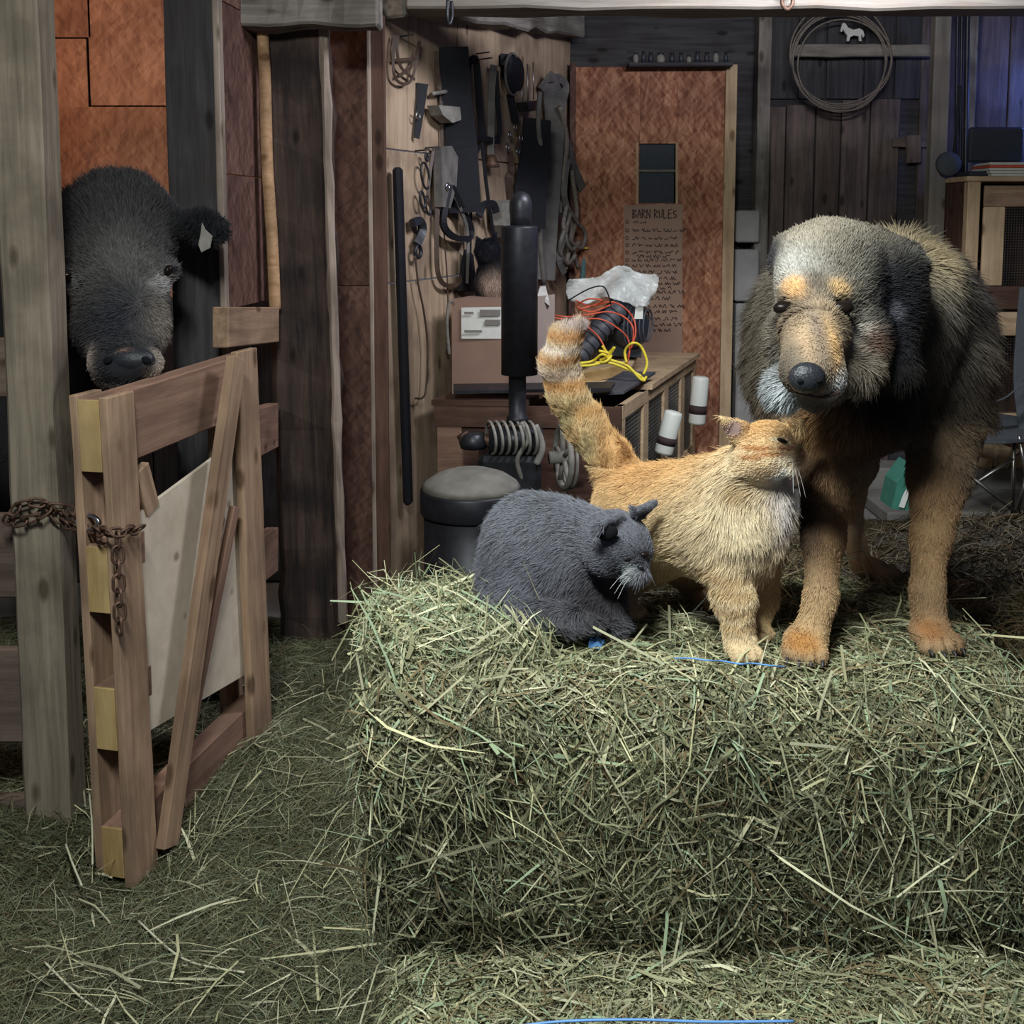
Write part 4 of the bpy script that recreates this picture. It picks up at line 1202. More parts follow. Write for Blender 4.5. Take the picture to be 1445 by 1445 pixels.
def stalks(pos, nrm, length, width, lift=0.25, bend=0.25, pref=None, pref_amt=0.0, pal=None, palw=None, seed=0, droop=0.0, tint=None):
    """ribbons of 3 segments lying along a surface; returns V, F, C"""
    rg = np.random.default_rng(100 + seed)
    n = len(pos)
    nrm = nrm / np.linalg.norm(nrm, axis=1, keepdims=True)
    d = rg.normal(size=(n, 3))
    if pref is not None:
        d = d * (1 - pref_amt) + np.asarray(pref) * pref_amt * rg.choice([-1, 1], size=(n, 1)) * 1.6
    d -= nrm * np.sum(d * nrm, 1, keepdims=True)
    d /= np.linalg.norm(d, axis=1, keepdims=True)
    d += nrm * (rg.normal(size=(n, 1)) * lift + lift * .4)
    d /= np.linalg.norm(d, axis=1, keepdims=True)
    side = np.cross(d, nrm + 0.9 * rg.normal(size=(n, 3)))
    side /= np.linalg.norm(side, axis=1, keepdims=True)
    L = (length * np.exp(rg.normal(size=n) * 0.45))[:, None]
    w = (width * np.exp(rg.normal(size=n) * 0.35))[:, None]
    bv = np.cross(d, rg.normal(size=(n, 3)))
    bv /= np.linalg.norm(bv, axis=1, keepdims=True) + 1e-9
    bd = bv * L * (rg.normal(size=(n, 1)) * bend)
    ts = np.array([-.5, -.18, .18, .5])
    V = np.zeros((n, 8, 3))
    for i, t in enumerate(ts):
        c = pos + d * L * t + bd * (0.25 - t * t) * 2
        c[:, 2] -= (droop * L[:, 0] * (t + .5) ** 2)
        ww = w * (1.0, 1.0, .9, .35)[i] * .5
        V[:, i * 2] = c - side * ww
        V[:, i * 2 + 1] = c + side * ww
    base = (np.arange(n) * 8)[:, None, None]
    q = np.array([[0, 1, 3, 2], [2, 3, 5, 4], [4, 5, 7, 6]])[None]
    F = (base + q).reshape(-1, 4)
    P_ = HAYPAL if pal is None else pal
    idx = rg.choice(len(P_), size=n, p=palw)
    C = P_[idx] * (1 + rg.normal(size=(n, 1)) * .12)
    if tint is not None: C = C * tint(pos)
    C = np.repeat(np.clip(C, 0.01, 1), 8, axis=0)
    return V.reshape(-1, 3), F, C


def join_parts(parts):
    V, F, C = [], [], []
    k = 0
    for v, f, c in parts:
        V.append(v); F.append(f + k); C.append(c); k += len(v)
    return np.vstack(V), np.vstack(F), np.vstack(C)


PW = np.array([.22, .20, .16, .14, .12, .07, .06, .03])


def heightfield(x0, x1, y0, y1, nx, ny, fn):
    xs, ys = np.linspace(x0, x1, nx), np.linspace(y0, y1, ny)
    X, Y = np.meshgrid(xs, ys)
    Z = fn(X.ravel(), Y.ravel())
    V = np.stack([X.ravel(), Y.ravel(), Z], 1)
    i = np.arange((ny - 1) * nx).reshape(ny - 1, nx)[:, :-1].ravel()
    F = np.stack([i, i + 1, i + nx + 1, i + nx], 1)
    return V, F


def hf_normals(x, y, fn, e=.01):
    zx = (fn(x + e, y) - fn(x - e, y)) / (2 * e)
    zy = (fn(x, y + e) - fn(x, y - e)) / (2 * e)
    n = np.stack([-zx, -zy, np.ones_like(x)], 1)
    return n / np.linalg.norm(n, axis=1, keepdims=True)


_m1 = G(318, 1105)
_gn = G(190, 1262)
def floor_h(x, y):
    p = np.stack([x, y, np.zeros_like(x)], 1)
    h = .035 + .018 * vnoise(p, 6, 1) + .012 * vnoise(p, 17, 2)
    h = h + .075 * np.exp(-(((x - _m1.x - .13) / .13) ** 2 + ((y - _m1.y - .0) / .22) ** 2))
    h = h - .03 * np.exp(-(((x + .68) / .09) ** 2 + ((y - 2.78) / .15) ** 2))
    h = h + .16 * np.exp(-(((x + .25) / .20) ** 2 + ((y - 2.9) / .6) ** 2))        # heaped against the bales
    h = h + .05 * np.exp(-(((x + 1.15) / .2) ** 2 + ((y - 2.2) / .25) ** 2))
    h = h - .05 * np.exp(-(((x - _gn.x) / .10) ** 2 + ((y - _gn.y) / .12) ** 2))
    h = h * np.clip((3.95 - y) / .4, 0.3, 1)
    return np.maximum(h, .004)


V, F = heightfield(-3.6, 2.9, .2, 3.8, 220, 150, floor_h)
C = np.tile(np.array([[.045, .04, .024]]), (len(V), 1)) * (1 + .3 * vnoise(V, 9)[:, None])
parts = [(V, F, C)]
rg = np.random.default_rng(5)
n = 150000
u = rg.random(n); Yp = 1.0 + 2.75 * u ** .9
px_ = rg.uniform(-60, 760, n)
Xp = (px_ - CXP) / FPX * Yp * 1.02
k = (Xp > -2.5)
Xp, Yp = Xp[k], Yp[k]
nn_ = hf_normals(Xp, Yp, floor_h)
pos = np.stack([Xp, Yp, floor_h(Xp, Yp) + rg.random(len(Xp)) * .010], 1)
parts.append(stalks(pos, nn_, .055, .0012, lift=.16, bend=.35, palw=np.array([.2, .18, .22, .13, .16, .05, .04, .02]), seed=1, tint=lambda p: (0.56 + .22 * vnoise(p, 4, 3)[:, None]) * np.array([.93, .97, .92])))  # stalk tint lowered to stand for the weaker light at the left
n = 60000        # thinner cover beyond the frame, left in the stall and right of the bales
Xp = np.where(rg.random(n) < .55, rg.uniform(-3.6, -.9, n), rg.uniform(.6, 2.9, n)); Yp = rg.uniform(.2, 3.75, n)
pos = np.stack([Xp, Yp, floor_h(Xp, Yp) + rg.random(n) * .010], 1)
parts.append(stalks(pos, hf_normals(Xp, Yp, floor_h), .065, .0026, lift=.16, bend=.35, seed=8, tint=lambda p: (0.56 + .22 * vnoise(p, 4, 3)[:, None]) * np.array([.93, .97, .92])))
n = 1300
Yp = rg.uniform(1.05, 3.3, n); Xp = (rg.uniform(0, 620, n) - CXP) / FPX * Yp
pos = np.stack([Xp, Yp, floor_h(Xp, Yp) + .016], 1)
parts.append(stalks(pos, hf_normals(Xp, Yp, floor_h), .12, .0025, lift=.12, bend=.25, pal=HAYPAL[[3, 6, 7]], palw=np.array([.5, .35, .15]), seed=2))
V, F, C = join_parts(parts)
tag(mesh_from_np('loose_hay', V, F, C, M['hay']), 'loose green-brown hay scattered over the whole barn floor', 'hay', kind='stuff')
# a few long bright straws in the foreground
for i, (a, b, c) in enumerate((((62, 1350), (115, 1395), (175, 1444)), ((195, 1292), (260, 1340), (345, 1362)), ((94, 1218), (104, 1240), (116, 1268)), ((127, 1142), (131, 1190), (131, 1230)))):
    pts = []
    for q_ in (a, b, c):
        p = G(*q_, .07); p.z = float(floor_h(np.array([p.x]), np.array([p.y]))[0]) + .02 + (.05 if i > 1 else 0)
        pts.append(p)
    tag(tube('straw', pts, .0022, plain('bright_straw', (.6, .57, .42), .6) if i == 0 else bpy.data.materials['bright_straw'], sides=5),
        ['long pale straw in the lower left corner', 'long curved pale straw below the gate', 'short pale straw leaning left of the gate foot', 'short upright straw between grey post and gate'][i], 'straw')


def hay_pile_h(x, y):
    p = np.stack([x, y, np.zeros_like(x)], 1)
    base = np.interp(y, [1.9, 2.1, 2.5, 2.75, 3.1, 3.6, 4.3, 4.9], [.60, .64, .63, .52, .44, .34, .20, .05])
    edge = np.clip((x - (.02 + .10 * (y - 1.9))) / .16, 0, 1)
    edge = edge * edge * (3 - 2 * edge)
    h = base + .05 * vnoise(p, 5, 7) + .02 * vnoise(p, 16, 8)
    h = h + .12 * np.exp(-(((x - 1.25) / .3) ** 2 + ((y - 2.7) / .4) ** 2))
    return np.maximum(h * edge, .002)


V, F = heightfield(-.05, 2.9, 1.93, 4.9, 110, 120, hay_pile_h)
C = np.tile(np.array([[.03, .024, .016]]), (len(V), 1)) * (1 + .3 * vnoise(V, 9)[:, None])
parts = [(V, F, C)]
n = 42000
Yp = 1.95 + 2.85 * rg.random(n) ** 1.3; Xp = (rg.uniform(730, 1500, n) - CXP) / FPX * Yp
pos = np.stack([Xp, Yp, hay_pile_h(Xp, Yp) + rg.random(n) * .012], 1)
parts.append(stalks(pos, hf_normals(Xp, Yp, hay_pile_h), .055, .0019, lift=.25, bend=.35, palw=np.array([.12, .08, .30, .06, .36, .04, .03, .01]), seed=3, tint=lambda p: np.stack([np.clip(.95 - .28 * (p[:, 1] - 2), .42, 1)] * 3, 1) * np.array([.72, .60, .52])))  # stalk colour gets darker towards the back of the heap
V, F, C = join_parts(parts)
tag(mesh_from_np('hay_heap', V, F, C, M['hay']), 'dark brown heap of hay behind the dog', 'hay', kind='stuff')


def make_bale(name, label, x0, x1, y0, y1, z0, z1, count, seed, faces, longn=500, over=0.0):
    """bale of pressed hay: displaced rounded block (the thing) + its stalks (a part)"""
    cx, cy, cz = (x0 + x1) / 2, (y0 + y1) / 2, (z0 + z1) / 2
    hx, hy, hz_ = (x1 - x0) / 2, (y1 - y0) / 2, (z1 - z0) / 2
    r = .075
    def push(p):                                   # from a point on the box to the rounded, lumpy surface
        q = p - np.array([cx, cy, cz])
        inner = np.clip(q, [-hx + r, -hy + r, -hz_ + r], [hx - r, hy - r, hz_ - r])
        dd = q - inner
        l = np.linalg.norm(dd, axis=1, keepdims=True) + 1e-9
        nr = dd / l
        lump = (.032 * vnoise(p, 7, seed) * np.clip(1.2 - nr[:, 2], .25, 1) + .016 * vnoise(p, 19, seed + 1))[:, None]
        return inner + nr * (r + lump) + np.array([cx, cy, cz]), nr
    g = 34
    Vs, Fs, k = [], [], 0
    for ax in range(3):
        for sg_ in (-1, 1):
            a, b = [i for i in range(3) if i != ax]
            H = [hx, hy, hz_]
            ua, ub = np.linspace(-1, 1, g), np.linspace(-1, 1, g)
            A, B_ = np.meshgrid(ua, ub)
            p = np.zeros((g * g, 3)); p[:, ax] = sg_ * H[ax]; p[:, a] = A.ravel() * H[a]; p[:, b] = B_.ravel() * H[b]
            p += np.array([cx, cy, cz])
            v, _ = push(p)
            i = np.arange((g - 1) * g).reshape(g - 1, g)[:, :-1].ravel()
            f_ = np.stack([i, i + 1, i + g + 1, i + g], 1)
            flip = (sg_ > 0) != (ax == 1)
            Fs.append((f_ if flip else f_[:, ::-1]) + k); Vs.append(v); k += len(v)
    V, F = np.vstack(Vs), np.vstack(Fs)
    C = np.tile(np.array([[.035, .034, .02]]), (len(V), 1)) * (1 + .3 * vnoise(V, 11)[:, None])
    root = mesh_from_np(name, V, F, C, M['hay'], origin=(cx, cy, z0), smooth=True)
    tag(root, label, 'hay bale')
    rg = np.random.default_rng(seed)
    parts = []
    for (ax, sg_, share, pref, amt, lift) in faces:
        n = int(count * share)
        H = [hx, hy, hz_]
        p = (rg.random((n, 3)) * 2 - 1) * np.array(H)
        p[:, ax] = sg_ * H[ax]
        p += np.array([cx, cy, cz])
        v, nr = push(p)
        v = v + nr * (rg.random((n, 1)) ** 2 * .022 - .004)
        top = (ax == 2)
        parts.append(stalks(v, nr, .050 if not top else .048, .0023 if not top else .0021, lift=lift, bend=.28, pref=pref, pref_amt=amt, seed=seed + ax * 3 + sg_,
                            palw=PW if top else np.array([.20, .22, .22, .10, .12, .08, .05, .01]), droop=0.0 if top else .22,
                            tint=(lambda p: 1.0 + .2 * vnoise(p, 9, 4)[:, None]) if top else (lambda p: .80 + .40 * vnoise(p, 9, 4)[:, None])))  # side stalks tinted darker and patchier than the top, shade put into their colour
        m = int(longn * share)
        p = (rg.random((m, 3)) * 2 - 1) * np.array(H); p[:, ax] = sg_ * H[ax]; p += np.array([cx, cy, cz])
        v, nr = push(p)
        parts.append(stalks(v + nr * .014, nr, .10, .0028, lift=.30, bend=.22, pref=pref, pref_amt=amt * .6, pal=HAYPAL[[3, 6, 5, 7]], palw=np.array([.4, .25, .25, .1]), seed=seed + 40 + ax, droop=.15))
    V, F, C = join_parts(parts)
    s = mesh_from_np('stalks', V, F, C, M['hay'], root)
    s['kind'] = 'stuff'
    return root


BTOP = .775
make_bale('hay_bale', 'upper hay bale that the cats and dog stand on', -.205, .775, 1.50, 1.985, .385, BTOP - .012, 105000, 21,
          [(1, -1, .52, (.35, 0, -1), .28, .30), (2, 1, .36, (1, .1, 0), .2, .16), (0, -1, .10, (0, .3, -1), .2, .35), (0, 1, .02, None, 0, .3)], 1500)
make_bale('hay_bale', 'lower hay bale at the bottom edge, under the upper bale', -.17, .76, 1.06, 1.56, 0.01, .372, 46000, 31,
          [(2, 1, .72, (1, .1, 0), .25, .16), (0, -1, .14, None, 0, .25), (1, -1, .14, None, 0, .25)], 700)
# tuft of loose hay on the left end of the upper bale
rg = np.random.default_rng(77)
n = 5200
c0 = np.array([-.085, 1.70, .785])
d_ = np.clip(rg.normal(size=(n, 3)), -1.9, 1.9) * np.array([.072, .07, .022])
d_[:, 2] = np.abs(d_[:, 2])
pos = c0 + d_
nn_ = d_ * np.array([1, 1, 3]) + np.array([0, 0, .06])
V, F, C = stalks(pos, nn_, .065, .0021, lift=.3, bend=.25, pal=HAYPAL[[0, 3, 5, 6, 7, 1]], palw=np.array([.25, .2, .25, .12, .08, .1]), seed=90)
n2 = 60
p2 = c0 + np.clip(rg.normal(size=(n2, 3)), -1.1, 1.1) * np.array([.055, .04, .02]) + np.array([-.02, -.03, .03])
v2, f2, c2 = stalks(p2, np.tile(np.array([[0, -.3, 1.0]]), (n2, 1)), .13, .0030, lift=.3, bend=.15, pref=(-1, 0, .45), pref_amt=.5, pal=HAYPAL[[3, 5, 6, 7]], palw=np.array([.2, .3, .2, .3]), seed=91)
V, F, C = join_parts([(V, F, C), (v2, f2, c2)])
tag(mesh_from_np('hay_tuft', V, F, C, M['hay'], origin=(-.085, 1.70, .765)), 'loose bright tuft of hay on the left end of the upper bale, in front of the grey cat', 'hay', kind='stuff')
# blue twine
tw = tag(tube('blue_twine', [G(950, 929, .786), G(975, 929, .797), G(1000, 932, .800), G(1020, 933, .792), G(1045, 937, .798), G(1062, 936, .790), G(1085, 939, .799), G(1108, 941, .788)], .0013, M['blue'], sides=6), 'blue baling twine on the upper bale between cat and dog paws', 'twine')
tag(prism('blue_scrap', [P(830, 914, 1.64), P(831, 905, 1.64), P(839, 906, 1.645), P(841, 897, 1.65), P(844, 905, 1.64), P(852, 908, 1.64), P(846, 917, 1.64), P(838, 918, 1.64)], (.002, .008, .003), M['blue']), 'small frayed blue scrap on the hay by the grey cat', 'scrap')
tag(tube('blue_twine', [P(740, 1447, 1.2), P(800, 1441, 1.2), P(900, 1439, 1.2), P(1000, 1442, 1.2), P(1120, 1441, 1.2)], .0016, M['blue'], sides=6), 'blue baling twine on the lower bale at the bottom edge', 'twine')


# ------------------------------------------------------------------ animals: smooth union of round cones and ellipsoids -> one skin
def npv(v): return np.array([v[0], v[1], v[2]], dtype=np.float64)
def pxr(r, Y): return r * Y / FPX


def RC(a, b, ra, rb, k=.02): return ('rc', npv(a), npv(b), ra, rb, k)
def EL(c, r, rot=None, k=.02, op=1): return ('el', npv(c), np.array(r, dtype=float), np.array((rot or Matrix.Identity(3))), k, op)


def sdf_prim(s, p):
    if s[0] == 'rc':
        _, a, b, ra, rb, _k = s
        ba = b - a
        l2 = ba @ ba
        pa = p - a
        h = np.clip((pa @ ba) / l2, 0, 1)
        return np.linalg.norm(pa - h[:, None] * ba, axis=1) - (ra + (rb - ra) * h)
    _, c, r, R, _k, _op = s
    q = (p - c) @ R
    k0 = np.linalg.norm(q / r, axis=1)
    k1 = np.linalg.norm(q / (r * r), axis=1) + 1e-9
    return k0 * (k0 - 1.0) / k1


def build_skin(prims, res):
    los, his = [], []
    for s in prims:
        if s[0] == 'el' and s[5] < 0: continue
        if s[0] == 'rc':
            m = max(s[3], s[4]); los.append(np.minimum(s[1], s[2]) - m); his.append(np.maximum(s[1], s[2]) + m)
        else:
            m = s[2].max(); los.append(s[1] - m); his.append(s[1] + m)
    lo, hi = np.min(los, 0) - .02, np.max(his, 0) + .02
    nn = np.ceil((hi - lo) / res).astype(int) + 1
    D = np.full(nn, 1.0)
    ax = [lo[i] + np.arange(nn[i]) * res for i in range(3)]
    for s in prims:
        if s[0] == 'rc':
            m = max(s[3], s[4]); a, b, k = np.minimum(s[1], s[2]) - m, np.maximum(s[1], s[2]) + m, s[5]; op = 1
        else:
            m = s[2].max(); a, b, k, op = s[1] - m, s[1] + m, s[4], s[5]
        mar = k + 3 * res
        i0 = np.clip(np.floor((a - mar - lo) / res).astype(int), 0, nn - 1)
        i1 = np.clip(np.ceil((b + mar - lo) / res).astype(int) + 1, 1, nn)
        X, Y, Z = np.meshgrid(ax[0][i0[0]:i1[0]], ax[1][i0[1]:i1[1]], ax[2][i0[2]:i1[2]], indexing='ij')
        d = sdf_prim(s, np.stack([X.ravel(), Y.ravel(), Z.ravel()], 1)).reshape(X.shape)
        sub = D[i0[0]:i1[0], i0[1]:i1[1], i0[2]:i1[2]]
        if op > 0:
            h = np.maximum(k - np.abs(sub - d), 0) / k
            sub[...] = np.minimum(sub, d) - h * h * k * .25
        else:
            h = np.maximum(k - np.abs(sub + d), 0) / k
            sub[...] = np.maximum(sub, -d) + h * h * k * .25
    # surface nets
    ins = D < 0
    c = np.zeros(nn - 1, dtype=np.int8)
    for i in (0, 1):
        for j in (0, 1):
            for k in (0, 1):
                c += ins[i:nn[0] - 1 + i, j:nn[1] - 1 + j, k:nn[2] - 1 + k]
    act = (c > 0) & (c < 8)
    idx = -np.ones(nn - 1, dtype=np.int64)
    cells = np.argwhere(act)
    idx[act] = np.arange(len(cells))
    acc = np.zeros((len(cells), 3)); cnt = np.zeros(len(cells))
    for axis in range(3):
        o1, o2 = [a for a in range(3) if a != axis]
        for i in (0, 1):
            for j in (0, 1):
                off = np.zeros(3, dtype=int); off[o1] = i; off[o2] = j
                A = cells + off; B = A.copy(); B[:, axis] += 1
                da, db_ = D[A[:, 0], A[:, 1], A[:, 2]], D[B[:, 0], B[:, 1], B[:, 2]]
                m = (da < 0) != (db_ < 0)
                t = np.where(m, da / np.where(m, da - db_, 1), 0)
                pt = A.astype(float); pt[:, axis] += t
                acc[m] += pt[m]; cnt[m] += 1
    V = lo + (acc / cnt[:, None]) * res
    F = []
    for axis in range(3):
        o1, o2 = (axis + 1) % 3, (axis + 2) % 3
        sl_a = [slice(None)] * 3; sl_b = [slice(None)] * 3
        sl_a[axis] = slice(0, -1); sl_b[axis] = slice(1, None)
        ia, ib = ins[tuple(sl_a)], ins[tuple(sl_b)]
        E = np.argwhere(ia != ib)
        E = E[(E[:, o1] > 0) & (E[:, o2] > 0) & (E[:, o1] < nn[o1] - 1) & (E[:, o2] < nn[o2] - 1)]
        sgn = ins[E[:, 0], E[:, 1], E[:, 2]]
        def cell(d1, d2):
            q = E.copy(); q[:, o1] -= d1; q[:, o2] -= d2
            return idx[q[:, 0], q[:, 1], q[:, 2]]
        q = np.stack([cell(1, 1), cell(0, 1), cell(0, 0), cell(1, 0)], 1)
        q = np.where(sgn[:, None], q, q[:, ::-1])
        F.append(q[(q >= 0).all(1)])
    F = np.vstack(F)
    # light smoothing
    for _ in range(2):
        s = np.zeros_like(V); w = np.zeros(len(V))
        for a, b in ((0, 1), (1, 2), (2, 3), (3, 0)):
            np.add.at(s, F[:, a], V[F[:, b]]); np.add.at(w, F[:, a], 1)
            np.add.at(s, F[:, b], V[F[:, a]]); np.add.at(w, F[:, b], 1)
        V = V * .5 + .5 * s / w[:, None]
    fn = np.cross(V[F[:, 2]] - V[F[:, 0]], V[F[:, 3]] - V[F[:, 1]])
    N = np.zeros_like(V)
    for a in range(4): np.add.at(N, F[:, a], fn)
    N /= np.linalg.norm(N, axis=1, keepdims=True) + 1e-12
    return V, F, N


def coat(base, blobs):
    """base colour with soft 3-D patches: (centre, radius or radii, colour, hardness, rotation)"""
    base = np.array(base)
    def fn(p):
        C = np.tile(base, (len(p), 1)).astype(float)
        for b in blobs:
            c, r, col, hard = b[:4]
            q = (p - npv(c)) / np.array(r)
            d = np.linalg.norm(q, axis=1)
            w = 1 / (1 + np.exp((d - 1) * hard))
            C = C * (1 - w[:, None]) + np.array(col) * w[:, None]
        return C
    return fn


def fur_on(parent, V, F, N, n, length, radius, flow, col, seed=1, lift=.45, var=.16, clump=.5, bare=(), tipf=1.15, rootf=.75, curl=.12, dens=None, colvar=None):
    rg = np.random.default_rng(seed)
    T = np.vstack([F[:, [0, 1, 2]], F[:, [0, 2, 3]]])
    ar = np.linalg.norm(np.cross(V[T[:, 1]] - V[T[:, 0]], V[T[:, 2]] - V[T[:, 0]]), axis=1)
    if dens is not None: ar = ar * dens(V[T[:, 0]])
    cdf = np.cumsum(ar); cdf /= cdf[-1]
    ti = np.searchsorted(cdf, rg.random(n))
    a, b = rg.random((2, n)); s = a + b > 1
    a[s], b[s] = 1 - a[s], 1 - b[s]
    t = T[ti]
    w = np.stack([1 - a - b, a, b], 1)[:, :, None]
    p = (V[t] * w).sum(1); nr = (N[t] * w).sum(1); nr /= np.linalg.norm(nr, axis=1, keepdims=True)
    keep = np.ones(n, bool)
    for c, r in bare: keep &= np.linalg.norm(p - npv(c), axis=1) > r
    p, nr = p[keep], nr[keep]
    n = len(p)
    fl = flow(p)
    fl = fl - nr * np.sum(fl * nr, 1, keepdims=True)
    fl /= np.linalg.norm(fl, axis=1, keepdims=True) + 1e-6
    # clumps: low-frequency direction noise shared by neighbours
    cl = np.stack([vnoise(p, 42, 11), vnoise(p, 42, 12), vnoise(p, 42, 13)], 1) * clump + np.stack([vnoise(p, 120, 14), vnoise(p, 120, 15), vnoise(p, 120, 16)], 1) * clump * .6
    d = fl + nr * lift + cl + rg.normal(size=(n, 3)) * .16
    d /= np.linalg.norm(d, axis=1, keepdims=True)
    L = (length(p) if callable(length) else np.full(n, length)) * np.exp(rg.normal(size=n) * .22)
    L = L[:, None]
    d2 = d + fl * .5 + rg.normal(size=(n, 3)) * curl; d2 /= np.linalg.norm(d2, axis=1, keepdims=True)
    pts = np.zeros((n, 4, 3), dtype=np.float32)
    pts[:, 0] = p - nr * .0012
    pts[:, 1] = p + d * L * .33
    pts[:, 2] = pts[:, 1] + (d + d2) * .5 * L * .33
    pts[:, 3] = pts[:, 2] + d2 * L * .34
    C = col(p) * (1 + rg.normal(size=(n, 1)) * var) * (1 + .14 * vnoise(p, 30, 21)[:, None])
    if colvar is not None: C = colvar(p, C, rg)
    C = np.clip(C, .004, 1)
    cu = bpy.data.hair_curves.new('fur')
    cu.add_curves([4] * n)
    cu.attributes['position'].data.foreach_set('vector', (pts - np.array(parent.location, dtype=np.float32)).ravel())
    ra = cu.attributes.get('radius') or cu.attributes.new('radius', 'FLOAT', 'POINT')
    rr = np.tile(np.array([1, .95, .7, .2], dtype=np.float32) * radius, n)
    ra.data.foreach_set('value', rr)
    ca = cu.attributes.new('Col', 'FLOAT_COLOR', 'POINT')
    c4 = np.ones((n, 4, 4), dtype=np.float32)
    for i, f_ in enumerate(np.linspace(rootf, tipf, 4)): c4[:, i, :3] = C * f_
    ca.data.foreach_set('color', c4.ravel())
    cu.materials.append(M['fur'])
    o = bpy.data.objects.new('fur', cu)
    link(o, parent)
    o.location = parent.location if False else (0, 0, 0)
    o.matrix_parent_inverse = Matrix.Identity(4)
    o['kind'] = 'stuff'
    return o


def animal(name, label, cat, prims, res, col, origin):
    V, F, N = build_skin(prims, res)
    body = mesh_from_np(name, V, F, np.clip(col(V) * .8, 0, 1), M['skin'], origin=origin, smooth=True)
    tag(body, label, cat)
    return body, V, F, N


def ball(name, c, r, mat, parent, scale=(1, 1, 1), rot=None, seg=16):
    V, F = [], []
    R = rot or Matrix.Identity(3)
    for i in range(seg // 2 + 1):
        th = math.pi * i / (seg // 2)
        for k in range(seg):
            a = 2 * math.pi * k / seg
            V.append(Vector(c) + R @ Vector((r * scale[0] * math.sin(th) * math.cos(a), r * scale[1] * math.sin(th) * math.sin(a), r * scale[2] * math.cos(th))))
    for i in range(seg // 2):
        for k in range(seg):
            F.append((i * seg + k, (i + 1) * seg + k, (i + 1) * seg + (k + 1) % seg, i * seg + (k + 1) % seg))
    return mesh_obj(name, V, F, mat, parent, Vector(c), smooth=True)


def whiskers(parent, roots, dirs, L, r=.00035):
    for a, d in zip(roots, dirs):
        a, d = Vector(a), Vector(d).normalized()
        tube('whisker', [a, a + d * L * .5 + Vector((0, 0, .002)), a + d * L + Vector((0, 0, -.006))], r, M['whisker'], parent, 4, n=3)


def basis(fwd, up=(0, 0, 1)):
    """columns: side, forward, up"""
    f_ = Vector(fwd).normalized(); s = f_.cross(Vector(up)).normalized(); u_ = s.cross(f_)
    return Matrix((s, f_, u_)).transposed()


def surf(V, px, py, tol=5):
    """front-most skin point near a pixel of the measuring frame"""
    d = V - np.array([0, 0, CAMZ])
    c, s = math.cos(PITCH), math.sin(PITCH)
    zc = d[:, 1] * c - d[:, 2] * s
    yc = d[:, 1] * s + d[:, 2] * c
    u = CXP + FPX * d[:, 0] / zc; v = CYP - FPX * yc / zc
    m = (np.abs(u - px) < tol) & (np.abs(v - py) < tol)
    if not m.any(): return P(px, py, float(V[:, 1].mean()))
    return P(px, py, float(V[m][:, 1].min()))


BZ = BTOP
def paw(px, py, Y, w, l, h, k=.012, spread=(0, -1), toes=4, zb=None):
    """paw pad resting on zb, with separate toes pointing along spread"""
    c = P(px, py, Y)
    zb = c.z - h if zb is None else zb
    f_ = Vector((spread[0], spread[1], 0)).normalized(); s_ = Vector((-f_.y, f_.x, 0))
    R = Matrix((s_, f_, Vector((0, 0, 1)))).transposed()
    out = [EL(Vector((c.x, c.y, zb + h)) - f_ * l * .12, (w * .90, l * .80, h), R, k)]
    tips = []
    for i in range(toes):
        o = (i - (toes - 1) / 2) / ((toes - 1) / 2)
        q = Vector((c.x, c.y, zb + h * .72)) + s_ * o * w * .68 + f_ * l * (.78 - .16 * o * o)
        out.append(EL(q, (w * .25, l * .44, h * .74), R, .003))
        tips.append((q + f_ * l * .36 - Vector((0, 0, h * .1)), f_))
    return out, tips


# ---------------- grey cat, crouched
gy = 1.72
hd = P(872, 764, 1.645)
gf = Vector((.50, -.55, -.62)).normalized()
gprims = [
    EL(P(746, 803, 1.775), (.073, .098, .104), None, .05),
    EL(P(752, 772, 1.78), (.068, .085, .080), None, .05),
    EL(P(800, 800, 1.735), (.078, .075, .085), None, .05),
    RC(P(790, 770, 1.75), P(860, 762, 1.67), .062, .042, .04),
    EL(P(725, 855, 1.73), (.062, .075, .058), None, .04),
    EL(P(835, 845, 1.70), (.05, .05, .045), None, .03),
    # head
    EL(hd, (.047, .045, .043), None, .02),
    EL(hd + gf * .022, (.036, .034, .032), None, .02),
    RC(hd + gf * .035, hd + gf * .056, .020, .012, .012),
    EL(P(852, 790, 1.63), (.024, .022, .022), None, .02),
    EL(P(895, 812, 1.60), (.011, .012, .009), None, .01),
    # tail curled along the front
    RC(P(690, 856, 1.72), P(745, 866, 1.66), .026, .024, .010),
    RC(P(745, 866, 1.66), P(805, 874, 1.645), .024, .022, .010),
    RC(P(805, 874, 1.645), P(836, 878, 1.645), .022, .014, .010),
    # tucked forelegs
    RC(P(845, 850, 1.69), P(872, 882, 1.665), .022, .015, .02),
]
def tri_ear(base, tip, side, r0, r1, k=.008, fl=None):
    """ear as a thin flattened cone with a hollow"""
    base, tip = Vector(base), Vector(tip)
    ax = (tip - base).normalized()
    nrm_ = Vector(side).normalized()
    nrm_ = (nrm_ - ax * nrm_.dot(ax)).normalized()
    w = ax.cross(nrm_)
    out = []
    L = (tip - base).length
    for i in range(5):
        t = i / 4
        c = base + ax * L * t
        rr = r0 * (1 - t) + r1 * t
        R = Matrix((w, nrm_, ax)).transposed()
        out.append(EL(c, (rr, max(.0042, rr * .28), L * .24), R, k))
    return out
